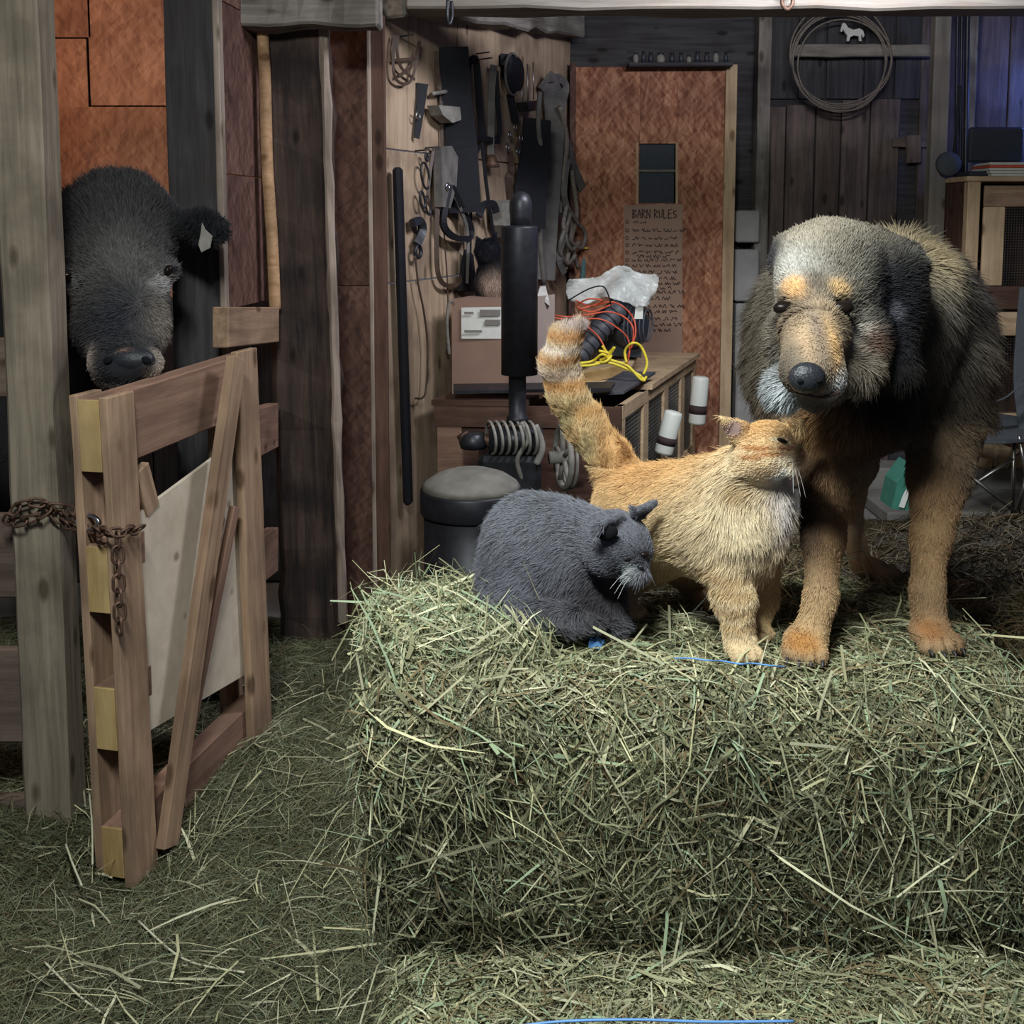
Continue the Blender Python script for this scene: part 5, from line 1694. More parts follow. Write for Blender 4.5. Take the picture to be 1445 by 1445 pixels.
# near ear tips towards the lower left front, inside dark; far ear to the upper right
gprims += tri_ear(P(866, 742, 1.625), P(846, 744, 1.585), gf + Vector((0, -.4, 0)), .024, .008)
gprims += tri_ear(P(900, 725, 1.64), P(924, 709, 1.635), gf, .022, .003)
gear = P(858, 752, 1.597)
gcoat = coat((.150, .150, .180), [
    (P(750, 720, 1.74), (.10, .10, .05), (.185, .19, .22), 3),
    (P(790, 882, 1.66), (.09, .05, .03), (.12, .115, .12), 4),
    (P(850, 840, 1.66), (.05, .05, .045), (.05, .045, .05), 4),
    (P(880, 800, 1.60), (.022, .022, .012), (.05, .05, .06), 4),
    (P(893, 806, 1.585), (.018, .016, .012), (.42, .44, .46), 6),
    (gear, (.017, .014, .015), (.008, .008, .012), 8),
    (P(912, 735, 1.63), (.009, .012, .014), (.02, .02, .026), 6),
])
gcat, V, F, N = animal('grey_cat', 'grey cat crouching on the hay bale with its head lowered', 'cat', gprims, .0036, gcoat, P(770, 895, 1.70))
def gflow(p):
    d = p - npv(hd)
    w = np.exp(-(np.linalg.norm(d, axis=1) / .075) ** 4)[:, None]
    body = np.tile(np.array([[-.75, .1, -.65]]), (len(p), 1))
    tail = np.array([[1.0, 0, -.1]])
    tw_ = (np.exp(-(((p[:, 2] - (BZ + .028)) / .03) ** 2)) * (p[:, 1] < 1.70))[:, None]
    f_ = body * (1 - w) + w * (p - npv(hd + gf * .07)) * 9
    return f_ * (1 - tw_) + tail * tw_
def glen(p):
    L = np.where(np.linalg.norm(p - npv(hd), axis=1) < .062, .006, .014)
    for q in (P(855, 744, 1.60), P(914, 716, 1.637)):
        L = np.where(np.linalg.norm(p - npv(q), axis=1) < .020, .003, L)
    return L
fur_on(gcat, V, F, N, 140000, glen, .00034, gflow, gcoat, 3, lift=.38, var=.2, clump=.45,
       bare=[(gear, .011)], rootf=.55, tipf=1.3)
for nm, a in (('eye', (885, 789)), ('eye', (909, 783))):
    p = surf(V, *a)
    ball(nm, p + Vector((0, .003, 0)), .0062, M['eye'], gcat, (1.3, 1, .7))
ei = ball('ear_inner', surf(V, 857, 752, 4) + Vector((0, -.001, 0)), .0135, M['darkhole'], gcat, (1.2, .45, .85), Matrix.Rotation(math.radians(-12), 3, 'Y'))
ei['label'] = 'dark inside of the near ear'
p = surf(V, 904, 800); ball('nose', p, .0042, M['nose'], gcat, (1.2, .8, .8))
wb_ = surf(V, 893, 808)
whiskers(gcat, [wb_, wb_ + Vector((-.003, 0, .002)), wb_ + Vector((0, 0, -.003))], [(-.7, -.3, -.55), (-.8, -.3, -.42), (-.6, -.3, -.7)], .038, .00022)

# ---------------- orange cat, standing side-on
ohd = P(1078, 634, 1.605)
of = Vector((.93, -.30, -.12)).normalized()
oprims = [
    RC(P(1012, 724, 1.69), P(925, 733, 1.79), .086, .082, .04),
    RC(P(925, 733, 1.79), P(893, 722, 1.84), .078, .068, .04),
    EL(P(905, 760, 1.81), (.062, .065, .075), None, .04),
    EL(P(1040, 745, 1.655), (.062, .062, .085), None, .04),
    EL(P(1062, 715, 1.645), (.05, .05, .06), None, .04),
    EL(P(1000, 745, 1.70), (.06, .065, .075), None, .04),
    RC(P(1042, 695, 1.66), P(1064, 655, 1.625), .058, .043, .03),
    # head
    EL(ohd, (.042, .040, .039), None, .015),
    EL(P(1090, 622, 1.60), (.028, .030, .026), None, .015),
    RC(P(1094, 640, 1.590), P(1118, 641, 1.580), .024, .014, .012),
    EL(P(1126, 637, 1.577), (.008, .009, .009), None, .008),
    EL(P(1116, 651, 1.577), (.014, .014, .010), None, .010),
    EL(P(1104, 663, 1.585), (.016, .014, .010), None, .012),
    EL(P(1068, 652, 1.585), (.030, .022, .026), None, .02),
    # eye socket
    EL(P(1104, 622, 1.565), (.008, .006, .0035), None, .005, -1),
    # near foreleg
    RC(P(1026, 790, 1.64), P(1036, 845, 1.615), .038, .028, .02),
    RC(P(1036, 845, 1.615), P(1044, 912, 1.605), .028, .021, .015),
    # far foreleg
    RC(P(1078, 780, 1.70), P(1074, 840, 1.70), .032, .023, .02),
    RC(P(1074, 840, 1.70), P(1068, 880, 1.69), .023, .018, .015),
    # hind legs
    RC(P(900, 790, 1.80), P(884, 822, 1.82), .045, .026, .02),
    RC(P(884, 822, 1.82), P(882, 846, 1.79), .024, .019, .015),
    RC(P(955, 785, 1.86), P(985, 828, 1.88), .048, .024, .02),
    RC(P(985, 828, 1.88), P(992, 846, 1.84), .022, .018, .015),
    # tail
    RC(P(893, 700, 1.86), P(862, 650, 1.87), .040, .034, .03),
    RC(P(862, 650, 1.87), P(826, 600, 1.87), .034, .030, .02),
    RC(P(826, 600, 1.87), P(800, 555, 1.86), .030, .028, .02),
    RC(P(800, 555, 1.86), P(788, 512, 1.85), .028, .026, .02),
    RC(P(788, 512, 1.85), P(797, 480, 1.84), .026, .021, .02),
    RC(P(797, 480, 1.84), P(816, 462, 1.83), .021, .012, .02),
]
tips = []
for a in ((1047, 918, 1.60, .026, .032, .017, (.15, -1)), (1068, 893, 1.68, .022, .028, .015, (.25, -1)), (888, 862, 1.77, .021, .027, .014, (.55, -.8)), (1000, 862, 1.82, .021, .028, .014, (.5, -.9))):
    pr, tp = paw(a[0], a[1], a[2], a[3], a[4], a[5], spread=a[6], zb=BZ + .002)
    oprims += pr; tips += tp
oprims += tri_ear(P(1046, 612, 1.592), P(1020, 592, 1.578), (.1, -1, .1), .021, .004)
oprims += tri_ear(P(1112, 610, 1.63), P(1131, 600, 1.64), (.6, -.8, 0), .014, .004)
oear = P(1038, 606, 1.578)
cream, org, dor = (.66, .50, .30), (.68, .42, .19), (.46, .21, .08)
ob = [
    (P(960, 650, 1.74), (.20, .14, .055), org, 3),
    (P(900, 640, 1.84), (.06, .1, .06), (.64, .37, .16), 3),
    (P(985, 760, 1.64), (.10, .06, .07), (.70, .56, .36), 3),
    (P(1045, 720, 1.60), (.06, .05, .09), (.80, .69, .50), 3),
    (P(1100, 705, 1.62), (.025, .05, .05), (.66, .60, .58), 4),
    (P(1045, 690, 1.60), (.02, .05, .012), (.50, .36, .2), 4),
    (P(1070, 600, 1.60), (.045, .05, .025), (.66, .40, .18), 3),
    (P(1110, 668, 1.58), (.024, .03, .016), (.90, .88, .86), 5),
    (P(1078, 664, 1.57), (.022, .02, .006), (.58, .42, .26), 5),
    (P(1108, 648, 1.57), (.020, .02, .009), (.92, .80, .62), 5),
    (P(1080, 645, 1.57), (.014, .02, .004), (.90, .74, .48), 5),
    (P(1070, 632, 1.57), (.024, .02, .0035), dor, 5),
    (P(1086, 640, 1.57), (.024, .02, .0032), dor, 5),
    (P(1062, 645, 1.57), (.016, .02, .003), dor, 5),
    (P(1112, 632, 1.57), (.012, .02, .003), (.42, .17, .1), 6),
    (P(1094, 620, 1.57), (.007, .02, .003), (.85, .72, .5), 6),
    (P(1113, 624, 1.57), (.006, .02, .006), (.85, .7, .48), 6),
    (oear, (.017, .009, .013), (.52, .36, .34), 7),
    (P(1042, 870, 1.61), (.05, .06, .09), (.76, .61, .40), 4),
    (P(985, 850, 1.86), (.05, .05, .05), (.40, .24, .12), 4),  # shade on the far hind leg painted into the coat
    (P(887, 850, 1.78), (.03, .04, .03), (.62, .50, .40), 4),
]
for (x_, y_, r_) in ((1035, 835, .007), (1040, 858, .007), (1042, 880, .006), (1030, 812, .008)):
    ob.append((P(x_, y_, 1.6), (.05, .06, r_), (.60, .43, .24), 5))
for (x_, y_, r_, c_) in ((822, 462, .014, (.42, .34, .34)), (800, 478, .009, (.62, .33, .15)), (790, 498, .010, (.78, .68, .60)), (786, 512, .006, (.55, .3, .14)), (787, 530, .014, (.75, .63, .52)), (795, 549, .010, (.56, .30, .12)), (803, 566, .007, (.72, .56, .33)), (812, 585, .010, (.58, .34, .14))):
    ob.append((P(x_, y_, 1.85), (.05, .06, r_), c_, 6))
ob.append((P(800, 590, 1.85), (.012, .05, .03), (.72, .60, .34), 4))
ob.append((P(828, 632, 1.85), (.016, .05, .035), (.70, .58, .34), 4))
ocoat = coat((.72, .52, .29), ob)
ocat, V, F, N = animal('orange_cat', 'orange tabby cat standing with raised striped tail, face turned right', 'cat', oprims, .0036, ocoat, P(980, 930, 1.68))
tailA, tailB = npv(P(893, 700, 1.86)), npv(P(800, 500, 1.84))
def oflow(p):
    d = p - npv(ohd)
    w = np.exp(-(np.linalg.norm(d, axis=1) / .066) ** 4)[:, None]
    body = np.tile(np.array([[-.80, .3, -.5]]), (len(p), 1))
    lw = np.clip((BZ + .13 - p[:, 2]) / .05, 0, 1)[:, None]
    body = body * (1 - lw) + np.array([[0, 0, -1.0]]) * lw
    chest = np.exp(-(((p[:, 0] - P(1070, 0, 1.62).x) / .06) ** 2 + ((p[:, 2] - P(0, 730, 1.62).z) / .09) ** 2))[:, None] * (1 - w)
    body = body * (1 - chest) + np.array([[.25, -.5, -1.0]]) * chest
    tw_ = (p[:, 2] > P(860, 655, 1.87).z) & (p[:, 0] < P(872, 650, 1.87).x)
    f_ = body * (1 - w) + w * (p - npv(ohd + of * .065)) * 10
    f_[tw_] = np.array([-.15, 0, 1.0])
    return f_
def olen(p):
    L = np.full(len(p), .012)
    L = np.where(np.linalg.norm(p - npv(ohd), axis=1) < .056, .0045, L)
    L = np.where(np.linalg.norm(p - npv(P(1032, 602, 1.585)), axis=1) < .026, .0026, L)
    ch_ = np.exp(-(((p[:, 0] - P(1070, 0, 1.62).x) / .07) ** 2 + ((p[:, 2] - P(0, 725, 1.62).z) / .09) ** 2))
    L = L + .013 * ch_ * (np.linalg.norm(p - npv(ohd), axis=1) > .055)
    L = np.where(p[:, 2] < BZ + .12, .009, L)
    return np.where(p[:, 2] < BZ + .035, .0028, L)
oeye = surf(V, 1104, 622, 4)
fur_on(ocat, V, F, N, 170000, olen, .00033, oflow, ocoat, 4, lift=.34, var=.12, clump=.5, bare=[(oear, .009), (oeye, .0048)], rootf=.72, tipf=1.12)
ball('eye', oeye + Vector((0, .002, 0)), .0058, M['eye'], ocat, (1.5, 1, .50), Matrix.Rotation(math.radians(20), 3, 'Y'))
ball('nose', surf(V, 1132, 638, 5), .0046, M['pinknose'], ocat, (.8, 1, .9))
mz = surf(V, 1118, 648)
tube('mouth_line', [surf(V, 1127, 649, 4) + Vector((0, -.003, 0)), surf(V, 1118, 651, 4) + Vector((0, -.003, 0)), surf(V, 1108, 653, 4) + Vector((0, -.003, 0))], .0006, M['ink'], ocat, 5)
whiskers(ocat, [mz, mz + Vector((.003, 0, -.002)), mz + Vector((0, 0, .003))], [(.15, -.5, -.9), (.3, -.4, -1), (-.1, -.6, -.8)], .05, .00022)

# ---------------- dog
dn = P(1138, 528, 1.375)
dh = P(1172, 398, 1.575)
dprims = [
    RC(P(1222, 478, 1.95), P(1240, 475, 2.22), .165, .160, .06),
    EL(P(1205, 535, 1.84), (.125, .13, .135), None, .06),
    EL(P(1125, 500, 1.88), (.082, .12, .155), None, .05),
    EL(P(1318, 500, 1.90), (.085, .13, .165), None, .05),
    EL(P(1262, 410, 1.86), (.095, .10, .095), None, .05),
    EL(P(1265, 505, 2.36), (.145, .14, .15), None, .06),
    RC(P(1225, 460, 1.78), P(1190, 412, 1.64), .115, .088, .05),
    EL(P(1285, 430, 1.76), (.065, .07, .085), None, .04),
    EL(P(1190, 590, 1.74), (.075, .06, .06), None, .04),
    # head
    EL(dh, (.076, .080, .074), None, .03),
    EL(P(1172, 360, 1.59), (.070, .07, .05), None, .03),
    EL(P(1128, 412, 1.520), (.028, .03, .020), None, .02),
    EL(P(1184, 412, 1.520), (.030, .03, .020), None, .02),
    RC(P(1152, 445, 1.50), P(1142, 512, 1.40), .046, .033, .02),
    RC(P(1152, 470, 1.46), P(1140, 528, 1.385), .034, .024, .02),
    RC(P(1166, 490, 1.53), P(1148, 560, 1.43), .048, .022, .02),
    EL(P(1212, 480, 1.54), (.045, .05, .052), None, .03),
    EL(P(1115, 478, 1.56), (.036, .045, .046), None, .03),
    EL(P(1122, 528, 1.41), (.018, .028, .022), None, .015),
    EL(P(1166, 532, 1.415), (.026, .032, .030), None, .015),
    EL(P(1205, 525, 1.50), (.034, .04, .030), None, .025),
    EL(P(1106, 551, 1.50), (.026, .03, .030), None, .02),
    # eye sockets
    EL(P(1108, 433, 1.475), (.016, .014, .009), None, .012, -1),
    EL(P(1190, 433, 1.470), (.017, .014, .009), None, .012, -1),
    # forelegs
    RC(P(1165, 590, 1.78), P(1168, 670, 1.72), .060, .042, .03),
    RC(P(1168, 670, 1.72), P(1162, 760, 1.66), .040, .030, .02),
    RC(P(1162, 760, 1.66), P(1158, 845, 1.625), .029, .023, .02),
    RC(P(1158, 845, 1.625), P(1141, 905, 1.61), .023, .025, .015),
    RC(P(1335, 590, 1.84), P(1326, 670, 1.76), .066, .046, .03),
    RC(P(1326, 670, 1.76), P(1314, 760, 1.69), .044, .028, .02),
    RC(P(1314, 760, 1.69), P(1309, 835, 1.665), .027, .024, .02),
    RC(P(1309, 835, 1.665), P(1312, 890, 1.655), .024, .026, .015),
    # hind legs
    RC(P(1195, 560, 2.32), P(1196, 650, 2.28), .10, .060, .04),
    RC(P(1196, 650, 2.28), P(1200, 735, 2.42), .050, .025, .03),
    RC(P(1200, 735, 2.42), P(1212, 785, 2.36), .026, .024, .02),
    RC(P(1330, 560, 2.34), P(1330, 640, 2.30), .10, .060, .04),
    RC(P(1330, 640, 2.30), P(1318, 725, 2.45), .050, .025, .03),
    RC(P(1318, 725, 2.45), P(1318, 785, 2.40), .026, .024, .02),
    # tail hanging
    RC(P(1275, 450, 2.50), P(1290, 560, 2.56), .04, .032, .03),
    RC(P(1290, 560, 2.56), P(1290, 650, 2.54), .032, .018, .03),
    # ears
    RC(P(1232, 350, 1.585), P(1268, 372, 1.565), .030, .034, .012),
    EL(P(1272, 420, 1.555), (.036, .022, .065), Matrix.Rotation(math.radians(6), 3, 'Y'), .012),
    EL(P(1266, 490, 1.55), (.028, .018, .058), Matrix.Rotation(math.radians(-12), 3, 'Y'), .012),
    RC(P(1112, 352, 1.62), P(1102, 372, 1.63), .022, .018, .015),
]
dtips = []
for a in ((1135, 916, 1.60, .037, .044, .023, (-.25, -1), BZ + .002), (1316, 902, 1.635, .037, .042, .023, (.1, -1), BZ + .002), (1232, 798, 2.32, .036, .052, .024, (.8, -.55), .655), (1325, 800, 2.36, .036, .05, .024, (.2, -1), .655)):
    pr, tp = paw(a[0], a[1], a[2], a[3], a[4], a[5], spread=a[6], zb=a[7])
    dprims += pr; dtips += tp
tan, dtan, blk, gry = (.42, .25, .12), (.20, .11, .06), (.016, .016, .020), (.17, .15, .125)
db_ = [
    (P(1125, 520, 1.76), (.08, .10, .14), (.18, .15, .115), 3),
    (P(1060, 520, 1.82), (.03, .12, .16), (.060, .050, .040), 4),
    (P(1120, 620, 1.75), (.05, .08, .05), (.22, .15, .10), 3),
    (P(1320, 440, 1.75), (.07, .12, .10), (.12, .108, .092), 3),
    (P(1295, 360, 1.78), (.055, .10, .035), (.36, .28, .17), 3),
    (P(1262, 345, 1.74), (.03, .08, .02), (.34, .28, .19), 3),
    (P(1365, 400, 1.84), (.04, .12, .10), (.045, .038, .038), 4),
    (P(1372, 560, 1.84), (.05, .14, .10), (.060, .042, .032), 4),
    (P(1290, 560, 1.72), (.09, .10, .05), (.055, .045, .038), 3),
    (P(1240, 590, 1.70), (.075, .09, .075), (.022, .020, .022), 4),
    (P(1200, 620, 1.70), (.06, .08, .04), (.10, .055, .032), 4),
    (P(1165, 590, 1.70), (.028, .06, .045), (.34, .19, .09), 4),
    (P(1345, 620, 1.76), (.055, .10, .035), (.24, .165, .105), 4),
    # legs
    (P(1165, 750, 1.68), (.06, .12, .13), (.30, .175, .09), 4),
    (P(1140, 720, 1.66), (.016, .08, .10), (.07, .045, .035), 4),
    (P(1152, 900, 1.62), (.07, .12, .085), (.55, .37, .20), 4),
    (P(1320, 720, 1.70), (.06, .12, .07), (.24, .14, .075), 4),
    (P(1312, 780, 1.68), (.055, .12, .075), (.46, .29, .15), 4),
    (P(1312, 880, 1.65), (.06, .12, .055), (.52, .34, .19), 4),
    (P(1345, 850, 1.66), (.016, .12, .10), (.22, .12, .07), 4),
    (P(1206, 740, 2.36), (.09, .20, .15), (.62, .44, .27), 4),
    (P(1132, 906, 1.575), (.026, .03, .013), (.50, .24, .08), 5),
    (P(1312, 888, 1.61), (.026, .03, .013), (.46, .22, .09), 5),
    (P(1135, 938, 1.56), (.04, .03, .006), (.60, .52, .38), 5),
    # head
    (P(1165, 350, 1.55), (.088, .10, .055), (.33, .285, .225), 3),
    (P(1122, 378, 1.53), (.035, .06, .025), (.52, .50, .47), 3),
    (P(1215, 385, 1.53), (.045, .06, .05), (.13, .12, .105), 3),
    (P(1150, 400, 1.50), (.018, .05, .018), (.15, .13, .11), 4),
    (P(1118, 455, 1.50), (.035, .05, .03), (.18, .155, .13), 4),
    (P(1212, 455, 1.51), (.04, .05, .04), (.20, .18, .15), 4),
    (P(1150, 480, 1.43), (.036, .06, .055), (.40, .29, .19), 4),
    (P(1150, 480, 1.42), (.010, .06, .05), (.25, .19, .15), 4),
    (P(1128, 500, 1.42), (.010, .05, .03), (.55, .38, .24), 4),
    (P(1168, 500, 1.42), (.011, .05, .035), (.56, .34, .15), 4),
    (P(1122, 408, 1.50), (.013, .04, .015), (.58, .34, .16), 5),
    (P(1176, 410, 1.50), (.015, .04, .013), (.56, .37, .18), 5),
    (P(1205, 470, 1.50), (.02, .04, .016), (.34, .32, .29), 4),
    (P(1225, 480, 1.52), (.030, .05, .020), (.10, .045, .03), 4),
    (P(1222, 518, 1.54), (.034, .05, .028), (.26, .205, .145), 4),
    (P(1245, 505, 1.56), (.012, .05, .022), (.40, .35, .28), 4),
    (P(1172, 535, 1.42), (.016, .05, .020), (.52, .53, .54), 5),
    (P(1150, 572, 1.44), (.016, .04, .016), (.05, .04, .035), 5),
    (P(1164, 606, 1.70), (.022, .05, .04), (.42, .25, .12), 4),
    (P(1102, 558, 1.49), (.032, .05, .040), (.46, .49, .52), 4),
    (P(1108, 433, 1.47), (.015, .04, .009), (.03, .025, .025), 5),
    (P(1190, 433, 1.47), (.017, .04, .010), (.03, .025, .025), 5),
    (P(1110, 458, 1.50), (.014, .04, .008), (.07, .055, .045), 4),
    (P(1196, 452, 1.50), (.016, .04, .006), (.07, .06, .05), 4),
    (P(1266, 400, 1.56), (.054, .08, .062), blk, 5),
    (P(1262, 495, 1.55), (.034, .05, .070), blk, 5),
    (P(1232, 425, 1.55), (.026, .06, .05), (.022, .022, .028), 4),
    (P(1250, 450, 1.56), (.035, .06, .045), blk, 5),
    (P(1245, 500, 1.56), (.010, .05, .020), blk, 4),
    (P(1282, 360, 1.57), (.014, .04, .010), (.20, .19, .17), 5),
    (P(1255, 440, 1.54), (.010, .04, .012), (.10, .10, .12), 5),
    (P(1092, 362, 1.62), (.024, .05, .026), (.035, .035, .04), 5),
    (P(1282, 470, 1.70), (.020, .08, .060), blk, 3),
]
dcoat = coat((.125, .105, .085), db_)
dog, V, F, N = animal('dog', 'large shaggy dog with tan legs standing on the hay beside the orange cat', 'dog', dprims, .0062, dcoat, P(1230, 900, 1.90))
def dflow(p):
    d = p - npv(dh)
    w = np.exp(-(np.linalg.norm(d * np.array([1, .8, 1]), axis=1) / .135) ** 4)[:, None]
    body = np.tile(np.array([[0.0, .55, -.8]]), (len(p), 1)); body[:, 0] = (p[:, 0] - P(1215, 0, 1.9).x) * 2.2
    lw = np.clip((1.10 - p[:, 2]) / .08, 0, 1)[:, None]
    body = body * (1 - lw) + np.array([[0, 0, -1.0]]) * lw
    return body * (1 - w) + w * (p - npv(dn)) * 7
def dlen(p):
    r_ = np.linalg.norm((p - npv(dh)) * np.array([1, .7, .9]), axis=1)
    L = np.interp(r_, [0, .10, .16, .22], [.005, .008, .020, .030])
    nz_ = np.linalg.norm(p - npv(dn), axis=1)
    L = np.where(nz_ < .10, .0032, L)
    L = np.where(np.linalg.norm(p - npv(P(1268, 440, 1.55)), axis=1) < .07, .009, L)
    L = np.where(np.linalg.norm(p - npv(P(1102, 554, 1.50)), axis=1) < .045, .015, L)
    L = np.where(p[:, 2] < 1.10, .010, L)
    L = np.where(p[:, 2] < .97, .005, L)
    return np.where(p[:, 2] < BZ + .045, .0032, L)
e1, e2 = surf(V, 1108, 434, 5), surf(V, 1190, 434, 5)
npd = surf(V, 1138, 534, 5)
def dvar(p, C, rg):
    m = (p[:, 2] > 1.1) & (np.linalg.norm(p - npv(dh), axis=1) > .1)
    f_ = np.clip(1.08 + .72 * vnoise(p, 15, 33) + .5 * vnoise(p, 48, 34), .35, 3.2)
    C[m] *= f_[m][:, None]
    return C
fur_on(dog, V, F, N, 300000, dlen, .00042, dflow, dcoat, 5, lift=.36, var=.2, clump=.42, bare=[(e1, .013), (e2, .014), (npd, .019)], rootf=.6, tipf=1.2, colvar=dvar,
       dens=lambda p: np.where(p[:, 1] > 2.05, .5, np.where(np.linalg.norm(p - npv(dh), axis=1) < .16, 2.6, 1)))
for e_ in (e1, e2):
    ball('eye', e_ + Vector((0, .0045, -.001)), .0118, M['eye'], dog, (1.32, .9, .80))
ball('nose', npd + Vector((0, -.002, .001)), .0225, M['nose'], dog, (1.06, .72, .90))
for s_ in (-1, 1):
    ball('nostril', npd + Vector((s_ * .011, -.0155, -.001)), .0038, M['darkhole'], dog, (1.2, .7, .8))
tube('mouth_line', [surf(V, 1122, 552, 6) + Vector((0, -.003, 0)), surf(V, 1140, 557, 6) + Vector((0, -.003, 0)), surf(V, 1160, 560, 6) + Vector((0, -.003, 0)), surf(V, 1185, 552, 6) + Vector((0, -.003, 0))], .0022, M['ink'], dog, 6)
for (q, f_) in dtips:
    tube('claw', [q - f_ * .004, q + f_ * .006, q + f_ * .011 - Vector((0, 0, .005))], .0032, M['claw'], dog, 6, r_end=.001, n=3)

# ---------------- cow behind the gate
ck = P(166, 335, 2.84)
cprims = [
    EL(ck, (.145, .12, .135), None, .04),
    RC(P(168, 380, 2.78), P(172, 465, 2.64), .122, .104, .05),
    RC(P(172, 465, 2.64), P(177, 508, 2.55), .100, .074, .04),
    EL(P(178, 513, 2.50), (.086, .065, .050), None, .03),
    EL(P(175, 537, 2.53), (.062, .060, .026), None, .02),
    EL(P(158, 512, 2.455), (.022, .02, .016), None, .015),
    EL(P(202, 512, 2.455), (.022, .02, .016), None, .015),
    EL(P(150, 512, 2.425), (.012, .02, .009), None, .008, -1),
    EL(P(211, 512, 2.425), (.012, .02, .009), None, .008, -1),
    RC(P(160, 400, 2.92), P(172, 495, 2.66), .115, .06, .05),
    EL(P(100, 392, 2.76), (.035, .04, .03), None, .02),
    EL(P(233, 380, 2.76), (.035, .04, .03), None, .02),
    EL(P(98, 394, 2.70), (.022, .02, .012), None, .008, -1),
    EL(P(237, 383, 2.70), (.020, .02, .012), None, .008, -1),
    EL(P(165, 262, 2.88), (.09, .06, .04), None, .03),
    EL(P(212, 300, 2.87), (.062, .07, .06), None, .03), EL(P(115, 300, 2.87), (.062, .07, .06), None, .03),
    # ears
    EL(P(288, 322, 2.84), (.070, .022, .050), Matrix.Rotation(math.radians(12), 3, 'Y'), .015),
    RC(P(236, 308, 2.86), P(262, 315, 2.85), .030, .028, .02),
    EL(P(290, 326, 2.815), (.042, .014, .026), None, .006, -1),
    EL(P(42, 330, 2.90), (.075, .022, .052), Matrix.Rotation(math.radians(-12), 3, 'Y'), .015),
    RC(P(95, 312, 2.88), P(62, 322, 2.88), .030, .028, .02),
    # neck, trunk
    RC(P(150, 380, 2.98), (-1.42, 3.35, 1.16), .125, .20, .06),
    RC((-1.42, 3.38, 1.08), (-2.55, 3.70, 1.05), .27, .32, .08),
    RC((-1.5, 3.4, .95), (-2.4, 3.66, .92), .22, .26, .08),
    EL((-2.8, 3.74, 1.12), (.25, .25, .25), None, .08),
    RC((-1.48, 3.26, .85), (-1.46, 3.24, .48), .11, .06, .05), RC((-1.46, 3.24, .48), (-1.46, 3.24, .12), .05, .045, .02), RC((-1.46, 3.24, .12), (-1.45, 3.22, .05), .05, .06, .01),
    RC((-1.56, 3.62, .85), (-1.56, 3.62, .48), .11, .06, .05), RC((-1.56, 3.62, .48), (-1.56, 3.62, .12), .05, .045, .02), RC((-1.56, 3.62, .12), (-1.55, 3.60, .05), .05, .06, .01),
    RC((-2.68, 3.50, .9), (-2.74, 3.50, .55), .15, .07, .05), RC((-2.74, 3.50, .55), (-2.68, 3.50, .12), .055, .045, .02), RC((-2.68, 3.5, .12), (-2.66, 3.48, .05), .05, .06, .01),
    RC((-2.74, 3.90, .9), (-2.80, 3.90, .55), .15, .07, .05), RC((-2.80, 3.90, .55), (-2.74, 3.90, .12), .055, .045, .02), RC((-2.74, 3.9, .12), (-2.72, 3.88, .05), .05, .06, .01),
    RC((-2.99, 3.8, 1.25), (-3.06, 3.8, .6), .03, .022, .02),
]
ccoat = coat((.042, .040, .043), [
    (P(170, 390, 2.68), (.11, .10, .10), (.125, .118, .112), 3),  # face coat lightened to stand for light from the front
    (P(170, 480, 2.56), (.055, .08, .12), (.035, .035, .045), 3),
    (P(112, 400, 2.70), (.045, .06, .028), (.26, .26, .27), 4),
    (P(232, 402, 2.70), (.030, .06, .022), (.36, .34, .33), 4),
    (P(238, 376, 2.70), (.024, .06, .016), (.12, .115, .12), 4),
    (P(228, 450, 2.62), (.028, .06, .06), (.22, .19, .165), 3),
    (P(112, 460, 2.66), (.028, .06, .07), (.16, .135, .12), 3),
    (P(131, 518, 2.50), (.024, .06, .040), (.44, .36, .31), 4),
    (P(227, 518, 2.50), (.020, .06, .045), (.42, .35, .30), 4),
    (P(178, 545, 2.50), (.055, .06, .014), (.22, .18, .16), 4),
    (P(180, 508, 2.45), (.060, .04, .030), (.020, .021, .026), 5),
    (P(98, 393, 2.70), (.018, .05, .010), (.008, .008, .008), 6),
    (P(237, 383, 2.70), (.013, .05, .011), (.008, .008, .008), 6),
    (P(288, 322, 2.82), (.075, .05, .055), (.014, .014, .017), 4),
])
cow, V, F, N = animal('cow', 'dark brown cow looking over the stall gate from behind the grey post', 'cow', cprims, .012, ccoat, (-1.9, 3.4, 0))
def cflow(p):
    d = p - npv(ck)
    w = np.exp(-(np.linalg.norm(d * np.array([1, .6, .8]), axis=1) / .30) ** 4)[:, None]
    return np.array([[-.8, .3, -.5]]) * (1 - w) + w * (p - npv(P(172, 420, 2.55))) * 4 * np.array([1, .6, 1])
def clen(p):
    L = np.full(len(p), .014)
    t_ = np.exp(-(np.linalg.norm((p - npv(P(166, 285, 2.86))) / np.array([.13, .15, .07]), axis=1)) ** 2)
    L = L + .034 * t_
    return np.where((p[:, 2] < P(0, 490, 2.5).z) & (p[:, 1] < 2.7), .006, L)
ce1, ce2, cmz = surf(V, 98, 393, 6), surf(V, 237, 383, 6), surf(V, 180, 508, 6)
fur_on(cow, V, F, N, 90000, clen, .0007, cflow, ccoat, 6, lift=.3, var=.25, clump=.4, bare=[(ce1, .014), (ce2, .013), (cmz, .042)], rootf=.7, tipf=1.25,
       dens=lambda p: np.where(p[:, 1] > 3.0, .12, 3))
ball('eye', ce1 + Vector((.004, .014, -.004)), .020, M['eye'], cow, (1.15, 1, .55), Matrix.Rotation(math.radians(35), 3, 'Y'))
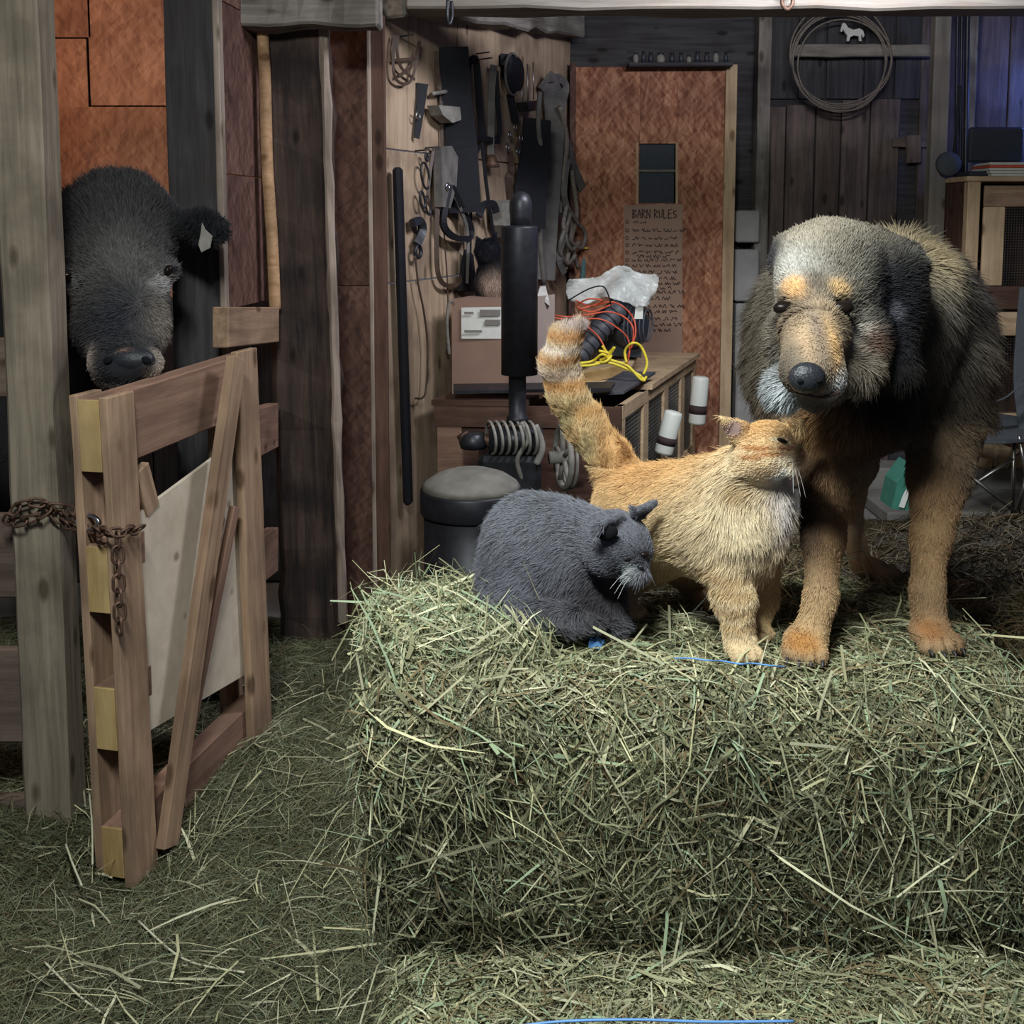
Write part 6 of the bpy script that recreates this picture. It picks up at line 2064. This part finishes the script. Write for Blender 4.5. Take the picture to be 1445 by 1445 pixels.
ball('eye', ce2 + Vector((-.004, .012, 0)), .018, M['eye'], cow, (1.0, 1, .60), Matrix.Rotation(math.radians(-55), 3, 'Y'))
ball('nose', cmz + Vector((0, .024, -.002)), .052, M['nose'], cow, (1.05, .62, .56))
for s_ in (-1, 1):
    ball('nostril', surf(V, 180 + s_ * 27, 508, 6) + Vector((0, -.003, 0)), .011, M['darkhole'], cow, (1, .5, .75), Matrix.Rotation(s_ * .5, 3, 'Y'))
et = prism('ear_tuft', [P(285, 315, 2.80), P(289, 324, 2.79), P(299, 333, 2.79), P(296, 350, 2.79), P(284, 356, 2.79), P(280, 345, 2.79), P(283, 330, 2.79)], (0, .006, 0), M['dustmetal'], cow)
et['label'] = 'pale tuft in the ear'
for (lx, ly) in ((-1.45, 3.22), (-1.55, 3.60), (-2.66, 3.48), (-2.72, 3.88)):
    lathe('hoof', [(.066, 0), (.062, .05), (.052, .07)], (lx, ly, .001), M['nose'], cow, 14)

# ---------------- small black and white cat on the cardboard box
kp = [EL(P(697, 402, 4.36), (.075, .10, .075), None, .04), EL(P(708, 385, 4.38), (.07, .08, .08), None, .04), EL(P(688, 352, 4.31), (.046, .045, .042), None, .02),
      RC(P(690, 365, 4.33), P(698, 385, 4.36), .042, .055, .03), EL(P(683, 362, 4.275), (.022, .02, .018), None, .01)]
kp += tri_ear(P(677, 345, 4.30), P(671, 330, 4.30), (0, -1, 0), .016, .003) + tri_ear(P(697, 342, 4.31), P(701, 326, 4.31), (0, -1, 0), .016, .003)
kcoat = coat((.012, .012, .018), [(P(697, 405, 4.26), (.05, .08, .055), (.42, .30, .24), 4), (P(672, 415, 4.30), (.02, .08, .03), (.012, .012, .016), 4)])
kc, V, F, N = animal('black_and_white_cat', 'black and white cat on the cardboard box, half hidden by the muffler', 'cat', kp, .009, kcoat, (P(700, 420, 4.36).x, 4.36, HZ + bh))
fur_on(kc, V, F, N, 12000, .016, .0008, lambda p: np.tile(np.array([[.3, .2, -.9]]), (len(p), 1)), kcoat, 7, lift=.4)
